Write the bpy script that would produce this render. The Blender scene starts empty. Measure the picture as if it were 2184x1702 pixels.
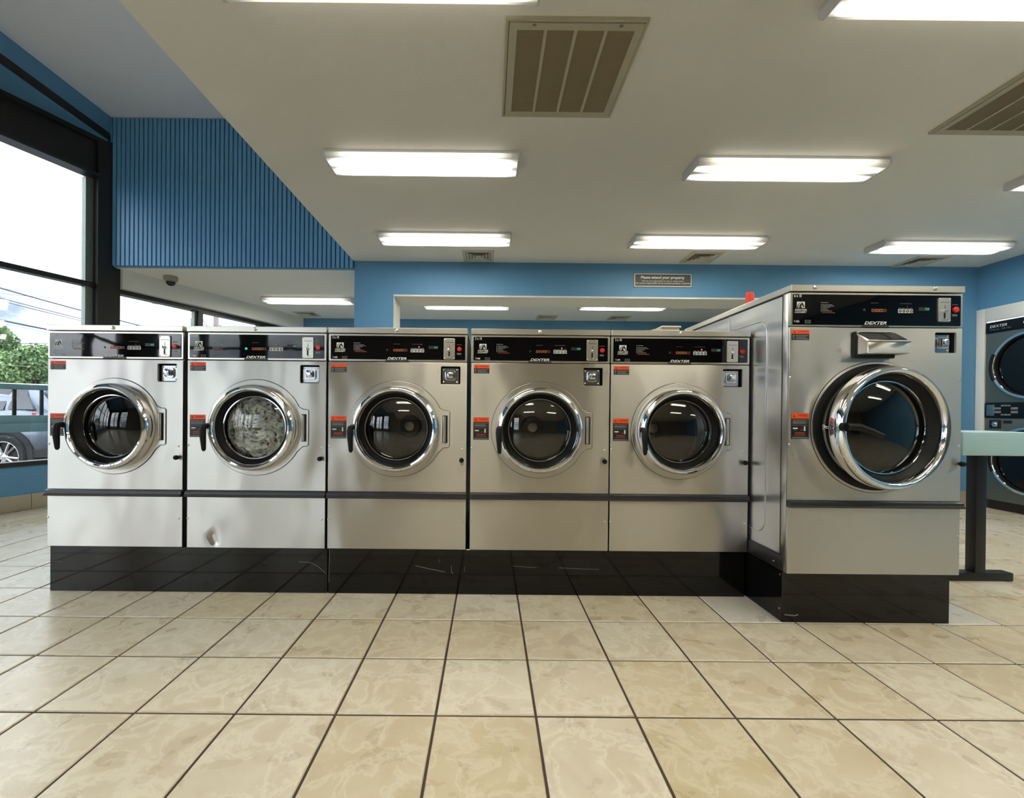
import bpy, bmesh, math, random
from mathutils import Vector, Matrix
random.seed(7)
PI = math.pi
scn = bpy.context.scene
COL = scn.collection

# ---------------------------------------------------------------- camera, world, exposure
CAM = Vector((0.1654, -2.1081, 1.0023))
yaw, pitch, roll = 0.0012, -0.0042, -0.0095
fwd = Vector((math.sin(yaw)*math.cos(pitch), math.cos(yaw)*math.cos(pitch), math.sin(pitch)))
rgt = Vector((math.cos(yaw), -math.sin(yaw), 0))
dwn = fwd.cross(rgt)
r2 = math.cos(roll)*rgt + math.sin(roll)*dwn
d2 = -math.sin(roll)*rgt + math.cos(roll)*dwn
cd = bpy.data.cameras.new('camera')
cam = bpy.data.objects.new('camera', cd); COL.objects.link(cam)
cam.matrix_world = Matrix(((r2.x, -d2.x, -fwd.x, CAM.x), (r2.y, -d2.y, -fwd.y, CAM.y), (r2.z, -d2.z, -fwd.z, CAM.z), (0, 0, 0, 1)))
cd.sensor_fit = 'HORIZONTAL'; cd.sensor_width = 36.0
cd.lens = 941.72/2184*36.0
cd.shift_x = (1092-1043.68)/2184
cd.shift_y = (880.0-851)/2184
cd.clip_start = 0.02; cd.clip_end = 500
scn.camera = cam

scn.view_settings.view_transform = 'Standard'
scn.view_settings.look = 'None'
scn.view_settings.gamma = 1.0
scn.view_settings.use_curve_mapping = False
scn.view_settings.exposure = 0.0
scn.cycles.use_denoising = True
scn.cycles.max_bounces = 12
scn.cycles.diffuse_bounces = 5
scn.cycles.glossy_bounces = 6
scn.cycles.transparent_max_bounces = 16
scn.cycles.sample_clamp_indirect = 6.0
scn.cycles.caustics_reflective = False
scn.cycles.caustics_refractive = False

SKY = 7.4          # overcast sky strength
LAMP = 30.0          # brightness of the fluorescent lenses

def lin(r, g, b):
    f = lambda c: (c/255)/12.92 if c <= 10.31 else (((c/255)+0.055)/1.055)**2.4
    return (f(r), f(g), f(b), 1.0)

w = bpy.data.worlds.new('overcast_sky'); scn.world = w; w.use_nodes = True
nt = w.node_tree; nt.nodes.clear()
out = nt.nodes.new('ShaderNodeOutputWorld'); bg = nt.nodes.new('ShaderNodeBackground')
tc = nt.nodes.new('ShaderNodeTexCoord'); mp = nt.nodes.new('ShaderNodeMapping')
mp.inputs['Scale'].default_value = (1.0, 1.0, 2.6)
ns = nt.nodes.new('ShaderNodeTexNoise'); ns.inputs['Scale'].default_value = 2.3; ns.inputs['Detail'].default_value = 7
ns.inputs['Roughness'].default_value = 0.55
cr = nt.nodes.new('ShaderNodeValToRGB')
cr.color_ramp.elements[0].position = 0.36; cr.color_ramp.elements[0].color = (0.098, 0.115, 0.145, 1)
cr.color_ramp.elements[1].position = 0.64; cr.color_ramp.elements[1].color = (0.945, 0.957, 1.03, 1)
nt.links.new(tc.outputs['Generated'], mp.inputs['Vector']); nt.links.new(mp.outputs['Vector'], ns.inputs['Vector'])
nt.links.new(ns.outputs['Fac'], cr.inputs['Fac']); nt.links.new(cr.outputs['Color'], bg.inputs['Color'])
bg.inputs['Strength'].default_value = SKY
nt.links.new(bg.outputs['Background'], out.inputs['Surface'])

# ---------------------------------------------------------------- materials
MATS = {}
def mat(name, col, rough=0.5, metal=0.0, var=0.0, scale=8.0, bump=0.0, bscale=40.0, emit=None, estr=0.0, spec=0.5, coat=0.0, aniso=0.0, stretch=None, tangent=None):
    m = bpy.data.materials.new(name); m.use_nodes = True; MATS[name] = m
    t = m.node_tree; b = t.nodes['Principled BSDF']
    b.inputs['Base Color'].default_value = col
    b.inputs['Roughness'].default_value = rough; b.inputs['Metallic'].default_value = metal
    b.inputs['Specular IOR Level'].default_value = spec
    b.inputs['Coat Weight'].default_value = coat; b.inputs['Coat Roughness'].default_value = 0.03
    b.inputs['Anisotropic'].default_value = aniso
    if tangent:
        tg = t.nodes.new('ShaderNodeCombineXYZ'); tg.inputs[0].default_value, tg.inputs[1].default_value, tg.inputs[2].default_value = tangent
        t.links.new(tg.outputs[0], b.inputs['Tangent'])
    tcn = t.nodes.new('ShaderNodeTexCoord'); mpn = t.nodes.new('ShaderNodeMapping')
    if stretch: mpn.inputs['Scale'].default_value = stretch
    t.links.new(tcn.outputs['Object'], mpn.inputs['Vector'])
    n = t.nodes.new('ShaderNodeTexNoise'); n.inputs['Scale'].default_value = scale; n.inputs['Detail'].default_value = 4
    t.links.new(mpn.outputs['Vector'], n.inputs['Vector'])
    if var > 0:
        mx = t.nodes.new('ShaderNodeMix'); mx.data_type = 'RGBA'
        mx.inputs['A'].default_value = tuple(c*(1-var) for c in col[:3])+(1,)
        mx.inputs['B'].default_value = tuple(min(1, c*(1+var)) for c in col[:3])+(1,)
        t.links.new(n.outputs['Fac'], mx.inputs['Factor']); t.links.new(mx.outputs['Result'], b.inputs['Base Color'])
    if bump > 0:
        n2 = t.nodes.new('ShaderNodeTexNoise'); n2.inputs['Scale'].default_value = bscale; n2.inputs['Detail'].default_value = 2
        t.links.new(mpn.outputs['Vector'], n2.inputs['Vector'])
        bp = t.nodes.new('ShaderNodeBump'); bp.inputs['Strength'].default_value = 1.0; bp.inputs['Distance'].default_value = bump
        t.links.new(n2.outputs['Fac'], bp.inputs['Height']); t.links.new(bp.outputs['Normal'], b.inputs['Normal'])
    if emit:
        b.inputs['Emission Color'].default_value = emit; b.inputs['Emission Strength'].default_value = estr
    return m

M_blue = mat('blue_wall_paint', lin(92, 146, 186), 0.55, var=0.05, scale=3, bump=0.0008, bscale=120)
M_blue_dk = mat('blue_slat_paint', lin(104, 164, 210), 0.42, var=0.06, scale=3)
M_blue_rev = mat('blue_reveal_shade', lin(40, 84, 128), 0.6, var=0.06, scale=3)  # same wall blue, darkened to put the shade between slats into the colour
M_ceil = mat('ceiling_paint', lin(241, 238, 231), 0.85, var=0.03, scale=2, bump=0.0006, bscale=150)
M_ceil_hi = mat('ceiling_paint_high', lin(232, 236, 246), 0.85, var=0.03, scale=2)
M_white = mat('white_paint', lin(222, 222, 218), 0.6, var=0.03, scale=4)
M_frame = mat('bronze_window_frame', lin(44, 42, 40), 0.42, metal=0.3, var=0.15, scale=9)
M_frame_lt = mat('grey_window_bead', lin(120, 132, 126), 0.4, metal=0.2, var=0.08)
M_grout = mat('dark_grout', lin(72, 58, 50), 0.9, var=0.25, scale=30)
M_black = mat('black_plinth_paint', lin(9, 9, 9), 0.07, var=0.3, scale=12, bump=0.00006, bscale=7, spec=0.4)
M_blackrub = mat('black_rubber', lin(16, 16, 16), 0.5, var=0.2, spec=0.22)
M_hole = mat('black_recess', lin(8, 8, 8), 0.7, var=0.1)
M_handle = mat('black_handle_plastic', lin(20, 20, 21), 0.45, var=0.2, scale=20, spec=0.2)
M_trim = mat('charcoal_trim_plastic', lin(42, 42, 46), 0.35, var=0.12, scale=15)
M_steel = mat('brushed_steel', (0.585, 0.566, 0.530, 1), 0.31, metal=1.0, var=0.03, scale=300, bump=0.028, bscale=2.1, stretch=(1, 1, 0.6), aniso=0.94, tangent=(0, 0, 1))
M_steel_s = mat('side_steel', (0.58, 0.58, 0.58, 1), 0.30, metal=1.0, var=0.05, scale=60, bump=0.010, bscale=1.6, stretch=(1, 1, 3), aniso=0.6, tangent=(0, 1, 0))
M_steel_t = mat('lid_steel', (0.60, 0.57, 0.51, 1), 0.3, metal=1.0, var=0.04, scale=200)
M_chrome = mat('chrome', (0.83, 0.85, 0.90, 1), 0.05, metal=1.0, var=0.01)
M_screw = mat('screw_metal', (0.75, 0.74, 0.7, 1), 0.2, metal=1.0, var=0.05)
M_lockm = mat('lock_plate_metal', (0.42, 0.43, 0.45, 1), 0.22, metal=1.0, var=0.05)
M_gloss = mat('black_control_glass', lin(6, 6, 8), 0.03, var=0.1, bump=0.0005, bscale=5)
M_print = mat('white_print', lin(225, 225, 225), 0.5, var=0.02)
M_printg = mat('grey_print', lin(120, 120, 120), 0.5, var=0.02)
M_printr = mat('dark_red_print', lin(110, 28, 30), 0.5, var=0.05)
M_orange = mat('orange_label', lin(226, 82, 28), 0.5, var=0.05)
M_orangedk = mat('orange_label_print', lin(150, 34, 10), 0.5, var=0.05)
M_lblack = mat('black_label', lin(22, 20, 22), 0.45, var=0.1)
M_or1 = mat('cycle_orange', lin(150, 54, 24), 0.4, var=0.05, emit=lin(160, 60, 25), estr=0.06)
M_or2 = mat('cycle_amber', lin(128, 82, 28), 0.4, var=0.05, emit=lin(130, 85, 30), estr=0.06)
M_or3 = mat('cycle_red', lin(92, 28, 18), 0.4, var=0.05, emit=lin(92, 28, 18), estr=0.05)
M_green = mat('green_lens_off', lin(14, 44, 34), 0.3, var=0.05)
M_greenon = mat('green_lens_on', lin(10, 190, 120), 0.3, var=0.02, emit=lin(20, 230, 150), estr=2.0)
M_digit = mat('green_digits', lin(40, 150, 120), 0.4, var=0.02, emit=lin(60, 190, 150), estr=0.5)
M_led = mat('red_indicator_on', lin(255, 90, 90), 0.3, var=0.02, emit=lin(255, 70, 80), estr=4.0)
M_ledoff = mat('red_indicator_off', lin(50, 16, 18), 0.3, var=0.02)
M_red = mat('red_button_plastic', lin(205, 40, 32), 0.35, var=0.05)
M_redcap = mat('red_cap_plastic', lin(235, 60, 42), 0.4, var=0.06, scale=20)
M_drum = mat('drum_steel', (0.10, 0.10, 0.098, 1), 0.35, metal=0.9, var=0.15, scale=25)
M_teal = mat('pale_teal_laminate', lin(166, 200, 208), 0.5, var=0.03, scale=6)
M_blkpow = mat('black_powder_coat', lin(20, 17, 20), 0.45, var=0.2, scale=40)
M_rail = mat('teal_rail_paint', lin(150, 184, 200), 0.45, var=0.06, scale=5)
M_drygrey = mat('dryer_front_grey', lin(96, 108, 108), 0.38, metal=0.35, var=0.05, scale=40)
M_baset = mat('beige_baseboard_tile', lin(176, 165, 146), 0.4, var=0.12, scale=5)
M_vent = mat('grille_paint', lin(176, 170, 150), 0.6, var=0.06, scale=20)
M_ventdk = mat('louver_paint', lin(128, 116, 90), 0.6, var=0.10, scale=20)
M_signg = mat('sign_grey', lin(84, 82, 76), 0.5, var=0.05)
M_cream = mat('cream_box_paint', lin(214, 204, 184), 0.5, var=0.04)
M_camg = mat('dome_camera_shell', lin(150, 146, 126), 0.5, var=0.05)
M_dome = mat('dark_dome_plastic', lin(24, 24, 26), 0.12, var=0.1)
M_asphalt = mat('parking_concrete', lin(104, 102, 100), 0.9, var=0.2, scale=2)
M_car = mat('silver_blue_car_paint', lin(108, 118, 132), 0.25, metal=0.3, var=0.02, coat=0.6)
M_carglass = mat('car_window_glass', lin(52, 56, 68), 0.08, var=0.05)
M_tire = mat('tire_rubber', lin(32, 32, 34), 0.8, var=0.2, scale=30)
M_rim = mat('alloy_rim', (0.75, 0.76, 0.78, 1), 0.25, metal=0.9, var=0.04)
M_arch = mat('car_black_cladding', lin(30, 31, 34), 0.7, var=0.1)
M_tail = mat('tail_lamp_red', lin(205, 50, 66), 0.2, var=0.05)
M_cable = mat('black_cable', lin(48, 52, 72), 0.7, var=0.1)
M_cablel = mat('grey_cable', lin(140, 148, 160), 0.7, var=0.1)
M_wood = mat('utility_pole_wood', lin(140, 124, 126), 0.9, var=0.2, scale=5)
M_bark = mat('tree_bark', lin(92, 80, 66), 0.9, var=0.25, scale=6)
M_postw = mat('white_post_paint', lin(130, 132, 130), 0.6, var=0.05)
M_laundry = mat('soapy_white_cloth', lin(205, 208, 204), 0.6, var=0.45, scale=9)
M_beam = mat('dark_steel_beam', lin(36, 33, 30), 0.5, metal=0.2, var=0.2, scale=6)
M_fix = mat('fixture_white_enamel', lin(222, 222, 226), 0.4, var=0.02)
M_diff = mat('diffuser_paint', lin(196, 192, 178), 0.55, var=0.04)

def leaf_mat():
    m = bpy.data.materials.new('tree_leaves'); m.use_nodes = True; t = m.node_tree; b = t.nodes['Principled BSDF']
    g = t.nodes.new('ShaderNodeNewGeometry'); cr = t.nodes.new('ShaderNodeValToRGB')
    cr.color_ramp.elements[0].color = lin(60, 86, 48); cr.color_ramp.elements[1].color = lin(136, 162, 104)
    t.links.new(g.outputs['Random Per Island'], cr.inputs['Fac']); t.links.new(cr.outputs['Color'], b.inputs['Base Color'])
    b.inputs['Roughness'].default_value = 0.6
    b.inputs['Subsurface Weight'].default_value = 0.0
    return m
M_leaf = leaf_mat()

def glass_mat(name, tint, refl=0.0, rough=0.0):
    m = bpy.data.materials.new(name); m.use_nodes = True; t = m.node_tree; t.nodes.clear()
    o = t.nodes.new('ShaderNodeOutputMaterial'); tr = t.nodes.new('ShaderNodeBsdfTransparent'); gl = t.nodes.new('ShaderNodeBsdfGlossy')
    mx = t.nodes.new('ShaderNodeMixShader'); fr = t.nodes.new('ShaderNodeLayerWeight'); fr.inputs['Blend'].default_value = 0.5
    tr.inputs['Color'].default_value = tint; gl.inputs['Roughness'].default_value = rough
    ad = t.nodes.new('ShaderNodeMath'); ad.operation = 'ADD'; ad.inputs[1].default_value = 0.04+refl; ad.use_clamp = True
    pw = t.nodes.new('ShaderNodeMath'); pw.operation = 'POWER'; pw.inputs[1].default_value = 5.0; t.links.new(fr.outputs['Facing'], pw.inputs[0])
    t.links.new(pw.outputs[0], ad.inputs[0]); t.links.new(ad.outputs[0], mx.inputs['Fac'])
    t.links.new(tr.outputs['BSDF'], mx.inputs[1]); t.links.new(gl.outputs['BSDF'], mx.inputs[2]); t.links.new(mx.outputs['Shader'], o.inputs['Surface'])
    return m
M_glass = glass_mat('window_glass', (0.93, 0.97, 0.96, 1))
M_doorglass = glass_mat('washer_door_glass', (0.80, 0.81, 0.80, 1), 0.04, 0.02)
M_dryglass = glass_mat('dryer_door_glass', (0.3, 0.31, 0.3, 1), 0.02, 0.02)

def lens_mat(name, col, strength, spread):
    # frosted acrylic over two tubes: the lens glows most under each tube
    m = bpy.data.materials.new(name); m.use_nodes = True; t = m.node_tree; b = t.nodes['Principled BSDF']
    b.inputs['Base Color'].default_value = (0.9, 0.9, 0.88, 1); b.inputs['Roughness'].default_value = 0.3
    tcn = t.nodes.new('ShaderNodeTexCoord'); sp = t.nodes.new('ShaderNodeSeparateXYZ')
    t.links.new(tcn.outputs['Object'], sp.inputs[0])
    ab = t.nodes.new('ShaderNodeMath'); ab.operation = 'ABSOLUTE'; t.links.new(sp.outputs['Y'], ab.inputs[0])
    su = t.nodes.new('ShaderNodeMath'); su.operation = 'SUBTRACT'; su.inputs[1].default_value = 0.050; t.links.new(ab.outputs[0], su.inputs[0])
    a2 = t.nodes.new('ShaderNodeMath'); a2.operation = 'ABSOLUTE'; t.links.new(su.outputs[0], a2.inputs[0])
    r1 = t.nodes.new('ShaderNodeMapRange'); r1.inputs[1].default_value = 0.010; r1.inputs[2].default_value = spread; r1.inputs[3].default_value = 1.0; r1.inputs[4].default_value = 0.028
    t.links.new(a2.outputs[0], r1.inputs[0])
    ax = t.nodes.new('ShaderNodeMath'); ax.operation = 'ABSOLUTE'; t.links.new(sp.outputs['X'], ax.inputs[0])
    r3 = t.nodes.new('ShaderNodeMapRange'); r3.interpolation_type = 'SMOOTHSTEP'
    r3.inputs[1].default_value = 0.44; r3.inputs[2].default_value = 0.60; r3.inputs[3].default_value = 1.0; r3.inputs[4].default_value = 0.035
    t.links.new(ax.outputs[0], r3.inputs[0])
    r4 = t.nodes.new('ShaderNodeMapRange'); r4.inputs[1].default_value = 0.106; r4.inputs[2].default_value = 0.112; r4.inputs[3].default_value = 0.0; r4.inputs[4].default_value = 0.045
    t.links.new(ab.outputs[0], r4.inputs[0])
    m4 = t.nodes.new('ShaderNodeMath'); m4.operation = 'MAXIMUM'; t.links.new(r1.outputs[0], m4.inputs[0]); t.links.new(r4.outputs[0], m4.inputs[1])
    mu = t.nodes.new('ShaderNodeMath'); mu.operation = 'MULTIPLY'; t.links.new(m4.outputs[0], mu.inputs[0]); t.links.new(r3.outputs[0], mu.inputs[1])
    m2 = t.nodes.new('ShaderNodeMath'); m2.operation = 'MULTIPLY'; m2.inputs[1].default_value = strength; t.links.new(mu.outputs[0], m2.inputs[0])
    b.inputs['Emission Color'].default_value = col
    t.links.new(m2.outputs[0], b.inputs['Emission Strength'])
    return m
M_lens = lens_mat('lit_lens_warm', (1.0, 0.94, 0.775, 1), LAMP*1.2, 0.040)
M_lensc = lens_mat('lit_lens_cool', (1.0, 0.955, 0.84, 1), LAMP, 0.056)

def tile_mat(name, c_dark, c_mid, c_vein):
    m = bpy.data.materials.new(name); m.use_nodes = True; t = m.node_tree; b = t.nodes['Principled BSDF']
    g = t.nodes.new('ShaderNodeNewGeometry'); oi = t.nodes.new('ShaderNodeObjectInfo')
    ad = t.nodes.new('ShaderNodeMath'); ad.operation = 'ADD'
    t.links.new(g.outputs['Random Per Island'], ad.inputs[0]); t.links.new(oi.outputs['Random'], ad.inputs[1])
    sc = t.nodes.new('ShaderNodeVectorMath'); sc.operation = 'SCALE'; sc.inputs[0].default_value = (17.3, 9.1, 31.7)
    t.links.new(ad.outputs[0], sc.inputs['Scale'])
    va = t.nodes.new('ShaderNodeVectorMath'); va.operation = 'ADD'
    t.links.new(g.outputs['Position'], va.inputs[0]); t.links.new(sc.outputs[0], va.inputs[1])
    n1 = t.nodes.new('ShaderNodeTexNoise'); n1.inputs['Scale'].default_value = 7; n1.inputs['Detail'].default_value = 5; n1.inputs['Distortion'].default_value = 0.5
    n2 = t.nodes.new('ShaderNodeTexNoise'); n2.inputs['Scale'].default_value = 8; n2.inputs['Detail'].default_value = 9; n2.inputs['Distortion'].default_value = 0.55; n2.inputs['Roughness'].default_value = 0.62
    n3 = t.nodes.new('ShaderNodeTexNoise'); n3.inputs['Scale'].default_value = 60; n3.inputs['Detail'].default_value = 3
    for n in (n1, n2, n3): t.links.new(va.outputs[0], n.inputs['Vector'])
    c1 = t.nodes.new('ShaderNodeValToRGB'); c1.color_ramp.elements[0].position = 0.36; c1.color_ramp.elements[1].position = 0.66
    c1.color_ramp.elements[0].color = c_dark; c1.color_ramp.elements[1].color = c_mid
    t.links.new(n1.outputs['Fac'], c1.inputs['Fac'])
    c2 = t.nodes.new('ShaderNodeValToRGB'); c2.color_ramp.interpolation = 'EASE'
    e = c2.color_ramp.elements; e[0].position = 0.41; e[0].color = (0, 0, 0, 1); e[1].position = 0.505; e[1].color = (1, 1, 1, 1)
    e2 = c2.color_ramp.elements.new(0.535); e2.color = (0.35, 0.35, 0.35, 1)
    e3 = c2.color_ramp.elements.new(0.66); e3.color = (0.22, 0.22, 0.22, 1)
    t.links.new(n2.outputs['Fac'], c2.inputs['Fac'])
    ml = t.nodes.new('ShaderNodeMath'); ml.operation = 'MULTIPLY'; ml.inputs[1].default_value = 0.62; t.links.new(c2.outputs['Color'], ml.inputs[0])
    mx = t.nodes.new('ShaderNodeMix'); mx.data_type = 'RGBA'; mx.inputs['B'].default_value = c_vein
    t.links.new(ml.outputs[0], mx.inputs['Factor']); t.links.new(c1.outputs['Color'], mx.inputs['A'])
    # per-tile shade
    hs = t.nodes.new('ShaderNodeHueSaturation')
    fr = t.nodes.new('ShaderNodeMath'); fr.operation = 'FRACT'; t.links.new(ad.outputs[0], fr.inputs[0])
    mr = t.nodes.new('ShaderNodeMapRange'); mr.inputs[3].default_value = 0.93; mr.inputs[4].default_value = 1.06; t.links.new(fr.outputs[0], mr.inputs[0])
    mr2 = t.nodes.new('ShaderNodeMapRange'); mr2.inputs[3].default_value = 1.12; mr2.inputs[4].default_value = 0.72; t.links.new(fr.outputs[0], mr2.inputs[0])
    t.links.new(mr.outputs[0], hs.inputs['Value']); t.links.new(mr2.outputs[0], hs.inputs['Saturation']); t.links.new(mx.outputs['Result'], hs.inputs['Color'])
    t.links.new(hs.outputs['Color'], b.inputs['Base Color'])
    rr = t.nodes.new('ShaderNodeMapRange'); rr.inputs[3].default_value = 0.22; rr.inputs[4].default_value = 0.36; t.links.new(n1.outputs['Fac'], rr.inputs[0])
    t.links.new(rr.outputs[0], b.inputs['Roughness'])
    bp = t.nodes.new('ShaderNodeBump'); bp.inputs['Strength'].default_value = 0.3; bp.inputs['Distance'].default_value = 0.0008
    t.links.new(n2.outputs['Fac'], bp.inputs['Height']); t.links.new(bp.outputs['Normal'], b.inputs['Normal'])
    return m
M_tile = tile_mat('marbled_floor_tile', lin(196, 181, 152), lin(208, 196, 170), lin(224, 216, 196))
M_tile2 = tile_mat('pale_floor_tile', lin(206, 198, 186), lin(214, 206, 194), lin(222, 216, 206))

# ---------------------------------------------------------------- mesh builder
class MB:
    def __init__(self): self.v = []; self.f = []
    def add(self, vs, fs):
        o = len(self.v); self.v += [tuple(p) for p in vs]; self.f += [tuple(i+o for i in f) for f in fs]
        return self
    def bm(self, b):
        b.verts.index_update(); self.add([v.co[:] for v in b.verts], [[v.index for v in f.verts] for f in b.faces]); b.free(); return self
    def box(self, x0, x1, y0, y1, z0, z1, bev=0.0, seg=2, fn=None):
        b = bmesh.new(); bmesh.ops.create_cube(b, size=1)
        for v in b.verts: v.co = Vector((x0+(v.co.x+.5)*(x1-x0), y0+(v.co.y+.5)*(y1-y0), z0+(v.co.z+.5)*(z1-z0)))
        if bev > 0: bmesh.ops.bevel(b, geom=list(b.edges), offset=bev, segments=seg, affect='EDGES', profile=0.5)
        if fn:
            for v in b.verts: v.co = Vector(fn(v.co))
        return self.bm(b)
    def hexa(self, p, bev=0.0):
        # 8 corners: bottom 4 (ccw), top 4
        b = bmesh.new(); vs = [b.verts.new(q) for q in p]
        for f in ((3, 2, 1, 0), (4, 5, 6, 7), (0, 1, 5, 4), (1, 2, 6, 5), (2, 3, 7, 6), (3, 0, 4, 7)): b.faces.new([vs[i] for i in f])
        if bev > 0: bmesh.ops.bevel(b, geom=list(b.edges), offset=bev, segments=1, affect='EDGES')
        bmesh.ops.recalc_face_normals(b, faces=b.faces)
        return self.bm(b)
    def cyl(self, c, axis, r, h, n=16, r2=None, cap=True):
        # from c along axis 'x','y','z' by h
        r2 = r if r2 is None else r2; vs = []; fs = []
        for k, (rr, hh) in enumerate(((r, 0), (r2, h))):
            for i in range(n):
                a = 2*PI*i/n; p, q = rr*math.cos(a), rr*math.sin(a)
                d = {'x': (hh, p, q), 'y': (p, hh, q), 'z': (p, q, hh)}[axis]
                vs.append((c[0]+d[0], c[1]+d[1], c[2]+d[2]))
        for i in range(n):
            j = (i+1) % n; fs.append((i, j, n+j, n+i))
        if cap: fs.append(tuple(range(n-1, -1, -1))); fs.append(tuple(range(n, 2*n)))
        return self.add(vs, fs)
    def lathe(self, prof, c=(0, 0, 0), n=48, axis='y', close=False):
        # prof: list of (radius, offset along axis)
        vs = []; fs = []; m = len(prof)
        for i in range(n):
            a = 2*PI*i/n
            for r, h in prof:
                p, q = r*math.cos(a), r*math.sin(a)
                d = {'x': (h, p, q), 'y': (p, h, q), 'z': (p, q, h)}[axis]
                vs.append((c[0]+d[0], c[1]+d[1], c[2]+d[2]))
        for i in range(n):
            j = (i+1) % n
            for k in range(m-1 if not close else m):
                k2 = (k+1) % m; fs.append((i*m+k, j*m+k, j*m+k2, i*m+k2))
        return self.add(vs, fs)
    def tube(self, pts, r, n=8, rs=None):
        pts = [Vector(p) for p in pts]; vs = []; fs = []
        for i, p in enumerate(pts):
            d = (pts[min(i+1, len(pts)-1)]-pts[max(i-1, 0)]).normalized()
            u = d.orthogonal().normalized() if i == 0 else (u-d*u.dot(d)).normalized()
            wv = d.cross(u); rr = rs[i] if rs else r
            for k in range(n):
                a = 2*PI*k/n; vs.append(p+u*rr*math.cos(a)+wv*rr*math.sin(a))
        for i in range(len(pts)-1):
            for k in range(n):
                k2 = (k+1) % n; fs.append((i*n+k, i*n+k2, (i+1)*n+k2, (i+1)*n+k))
        fs.append(tuple(range(n-1, -1, -1))); fs.append(tuple((len(pts)-1)*n+k for k in range(n)))
        return self.add(vs, fs)
    def prism(self, poly, a0, a1, plane='xz'):
        # extrude a polygon; plane 'xz' extrudes along y, 'yz' along x, 'xy' along z
        n = len(poly); vs = []
        for a in (a0, a1):
            for p, q in poly: vs.append({'xz': (p, a, q), 'yz': (a, p, q), 'xy': (p, q, a)}[plane])
        fs = [tuple(range(n)), tuple(range(2*n-1, n-1, -1))]
        for i in range(n): fs.append((i, (i+1) % n, n+(i+1) % n, n+i))
        b = bmesh.new(); bv = [b.verts.new(p) for p in vs]
        for f in fs: b.faces.new([bv[i] for i in f])
        bmesh.ops.recalc_face_normals(b, faces=b.faces)
        return self.bm(b)
    def mesh(self, name, m, ang=35):
        me = bpy.data.meshes.new(name); me.from_pydata(self.v, [], self.f)
        me.polygons.foreach_set('use_smooth', [True]*len(me.polygons))
        me.set_sharp_from_angle(angle=math.radians(ang)); me.materials.append(m); me.update()
        return me

CACHE = {}
def part(name, parent, m, fn, key=None, label=None, kind=None):
    """One mesh object. fn returns an MB or a mesh; key shares its data between alike pieces."""
    me = CACHE.get(key) if key else None
    if me is None:
        r = fn(); me = r if isinstance(r, bpy.types.Mesh) else r.mesh(name, m)
        if isinstance(r, bpy.types.Mesh) and not me.materials: me.materials.append(m)
        if key: CACHE[key] = me
    o = bpy.data.objects.new(name, me); COL.objects.link(o)
    if parent: o.parent = parent
    if len(me.materials) and me.materials[0] != m:
        o.material_slots[0].link = 'OBJECT'; o.material_slots[0].material = m
    if label: o['label'] = label
    if kind: o['kind'] = kind
    return o
def thing(name, label, cat, loc=(0, 0, 0), rz=0, group=None):
    o = bpy.data.objects.new(name, None); COL.objects.link(o); o.location = loc; o.rotation_euler = (0, 0, rz)
    o.empty_display_size = 0.05
    o['label'] = label; o['category'] = cat
    if group: o['group'] = group
    return o
def tag(o, label, cat, group=None):
    o['label'] = label; o['category'] = cat
    if group: o['group'] = group
    return o
def struct(name, m, mb, label=None):
    o = part(name, None, m, lambda: mb); o['kind'] = 'structure'
    if label: o['label'] = label
    return o
def B(*a, **k): return MB().box(*a, **k)

def curve_mesh(cu):
    o = bpy.data.objects.new('tmp', cu); COL.objects.link(o)
    me = bpy.data.meshes.new_from_object(o.evaluated_get(bpy.context.evaluated_depsgraph_get())) if False else bpy.data.meshes.new_from_object(o)
    bpy.data.objects.remove(o); bpy.data.curves.remove(cu)
    return me
def plate(outer, holes, y, th, bev=0.0, seg=1):
    """A sheet in the x-z plane whose front face is at y (facing -y), th thick, with holes."""
    cu = bpy.data.curves.new('tmp', 'CURVE'); cu.dimensions = '2D'; cu.fill_mode = 'BOTH'
    for pl in [outer]+holes:
        sp = cu.splines.new('POLY'); sp.points.add(len(pl)-1)
        for i, (p, q) in enumerate(pl): sp.points[i].co = (p, q, 0, 1)
        sp.use_cyclic_u = True
    cu.extrude = max(th/2-bev, 1e-4); cu.bevel_depth = bev; cu.bevel_resolution = seg
    if bev: cu.offset = -bev
    me = curve_mesh(cu); mb = MB()
    return mb.add([(v.co.x, y+th/2-v.co.z, v.co.y) for v in me.vertices], [tuple(p.vertices) for p in me.polygons])
def rrect(x0, x1, z0, z1, r=0.0, n=5):
    if r <= 0: return [(x0, z0), (x1, z0), (x1, z1), (x0, z1)]
    P = []
    for cx, cz, a0 in ((x1-r, z0+r, -PI/2), (x1-r, z1-r, 0), (x0+r, z1-r, PI/2), (x0+r, z0+r, PI)):
        for i in range(n+1):
            a = a0+PI/2*i/n; P.append((cx+r*math.cos(a), cz+r*math.sin(a)))
    return P
def circ(cx, cz, r, n=64, a0=0, a1=2*PI): return [(cx+r*math.cos(a0+(a1-a0)*i/n), cz+r*math.sin(a0+(a1-a0)*i/n)) for i in range(n)]

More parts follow.
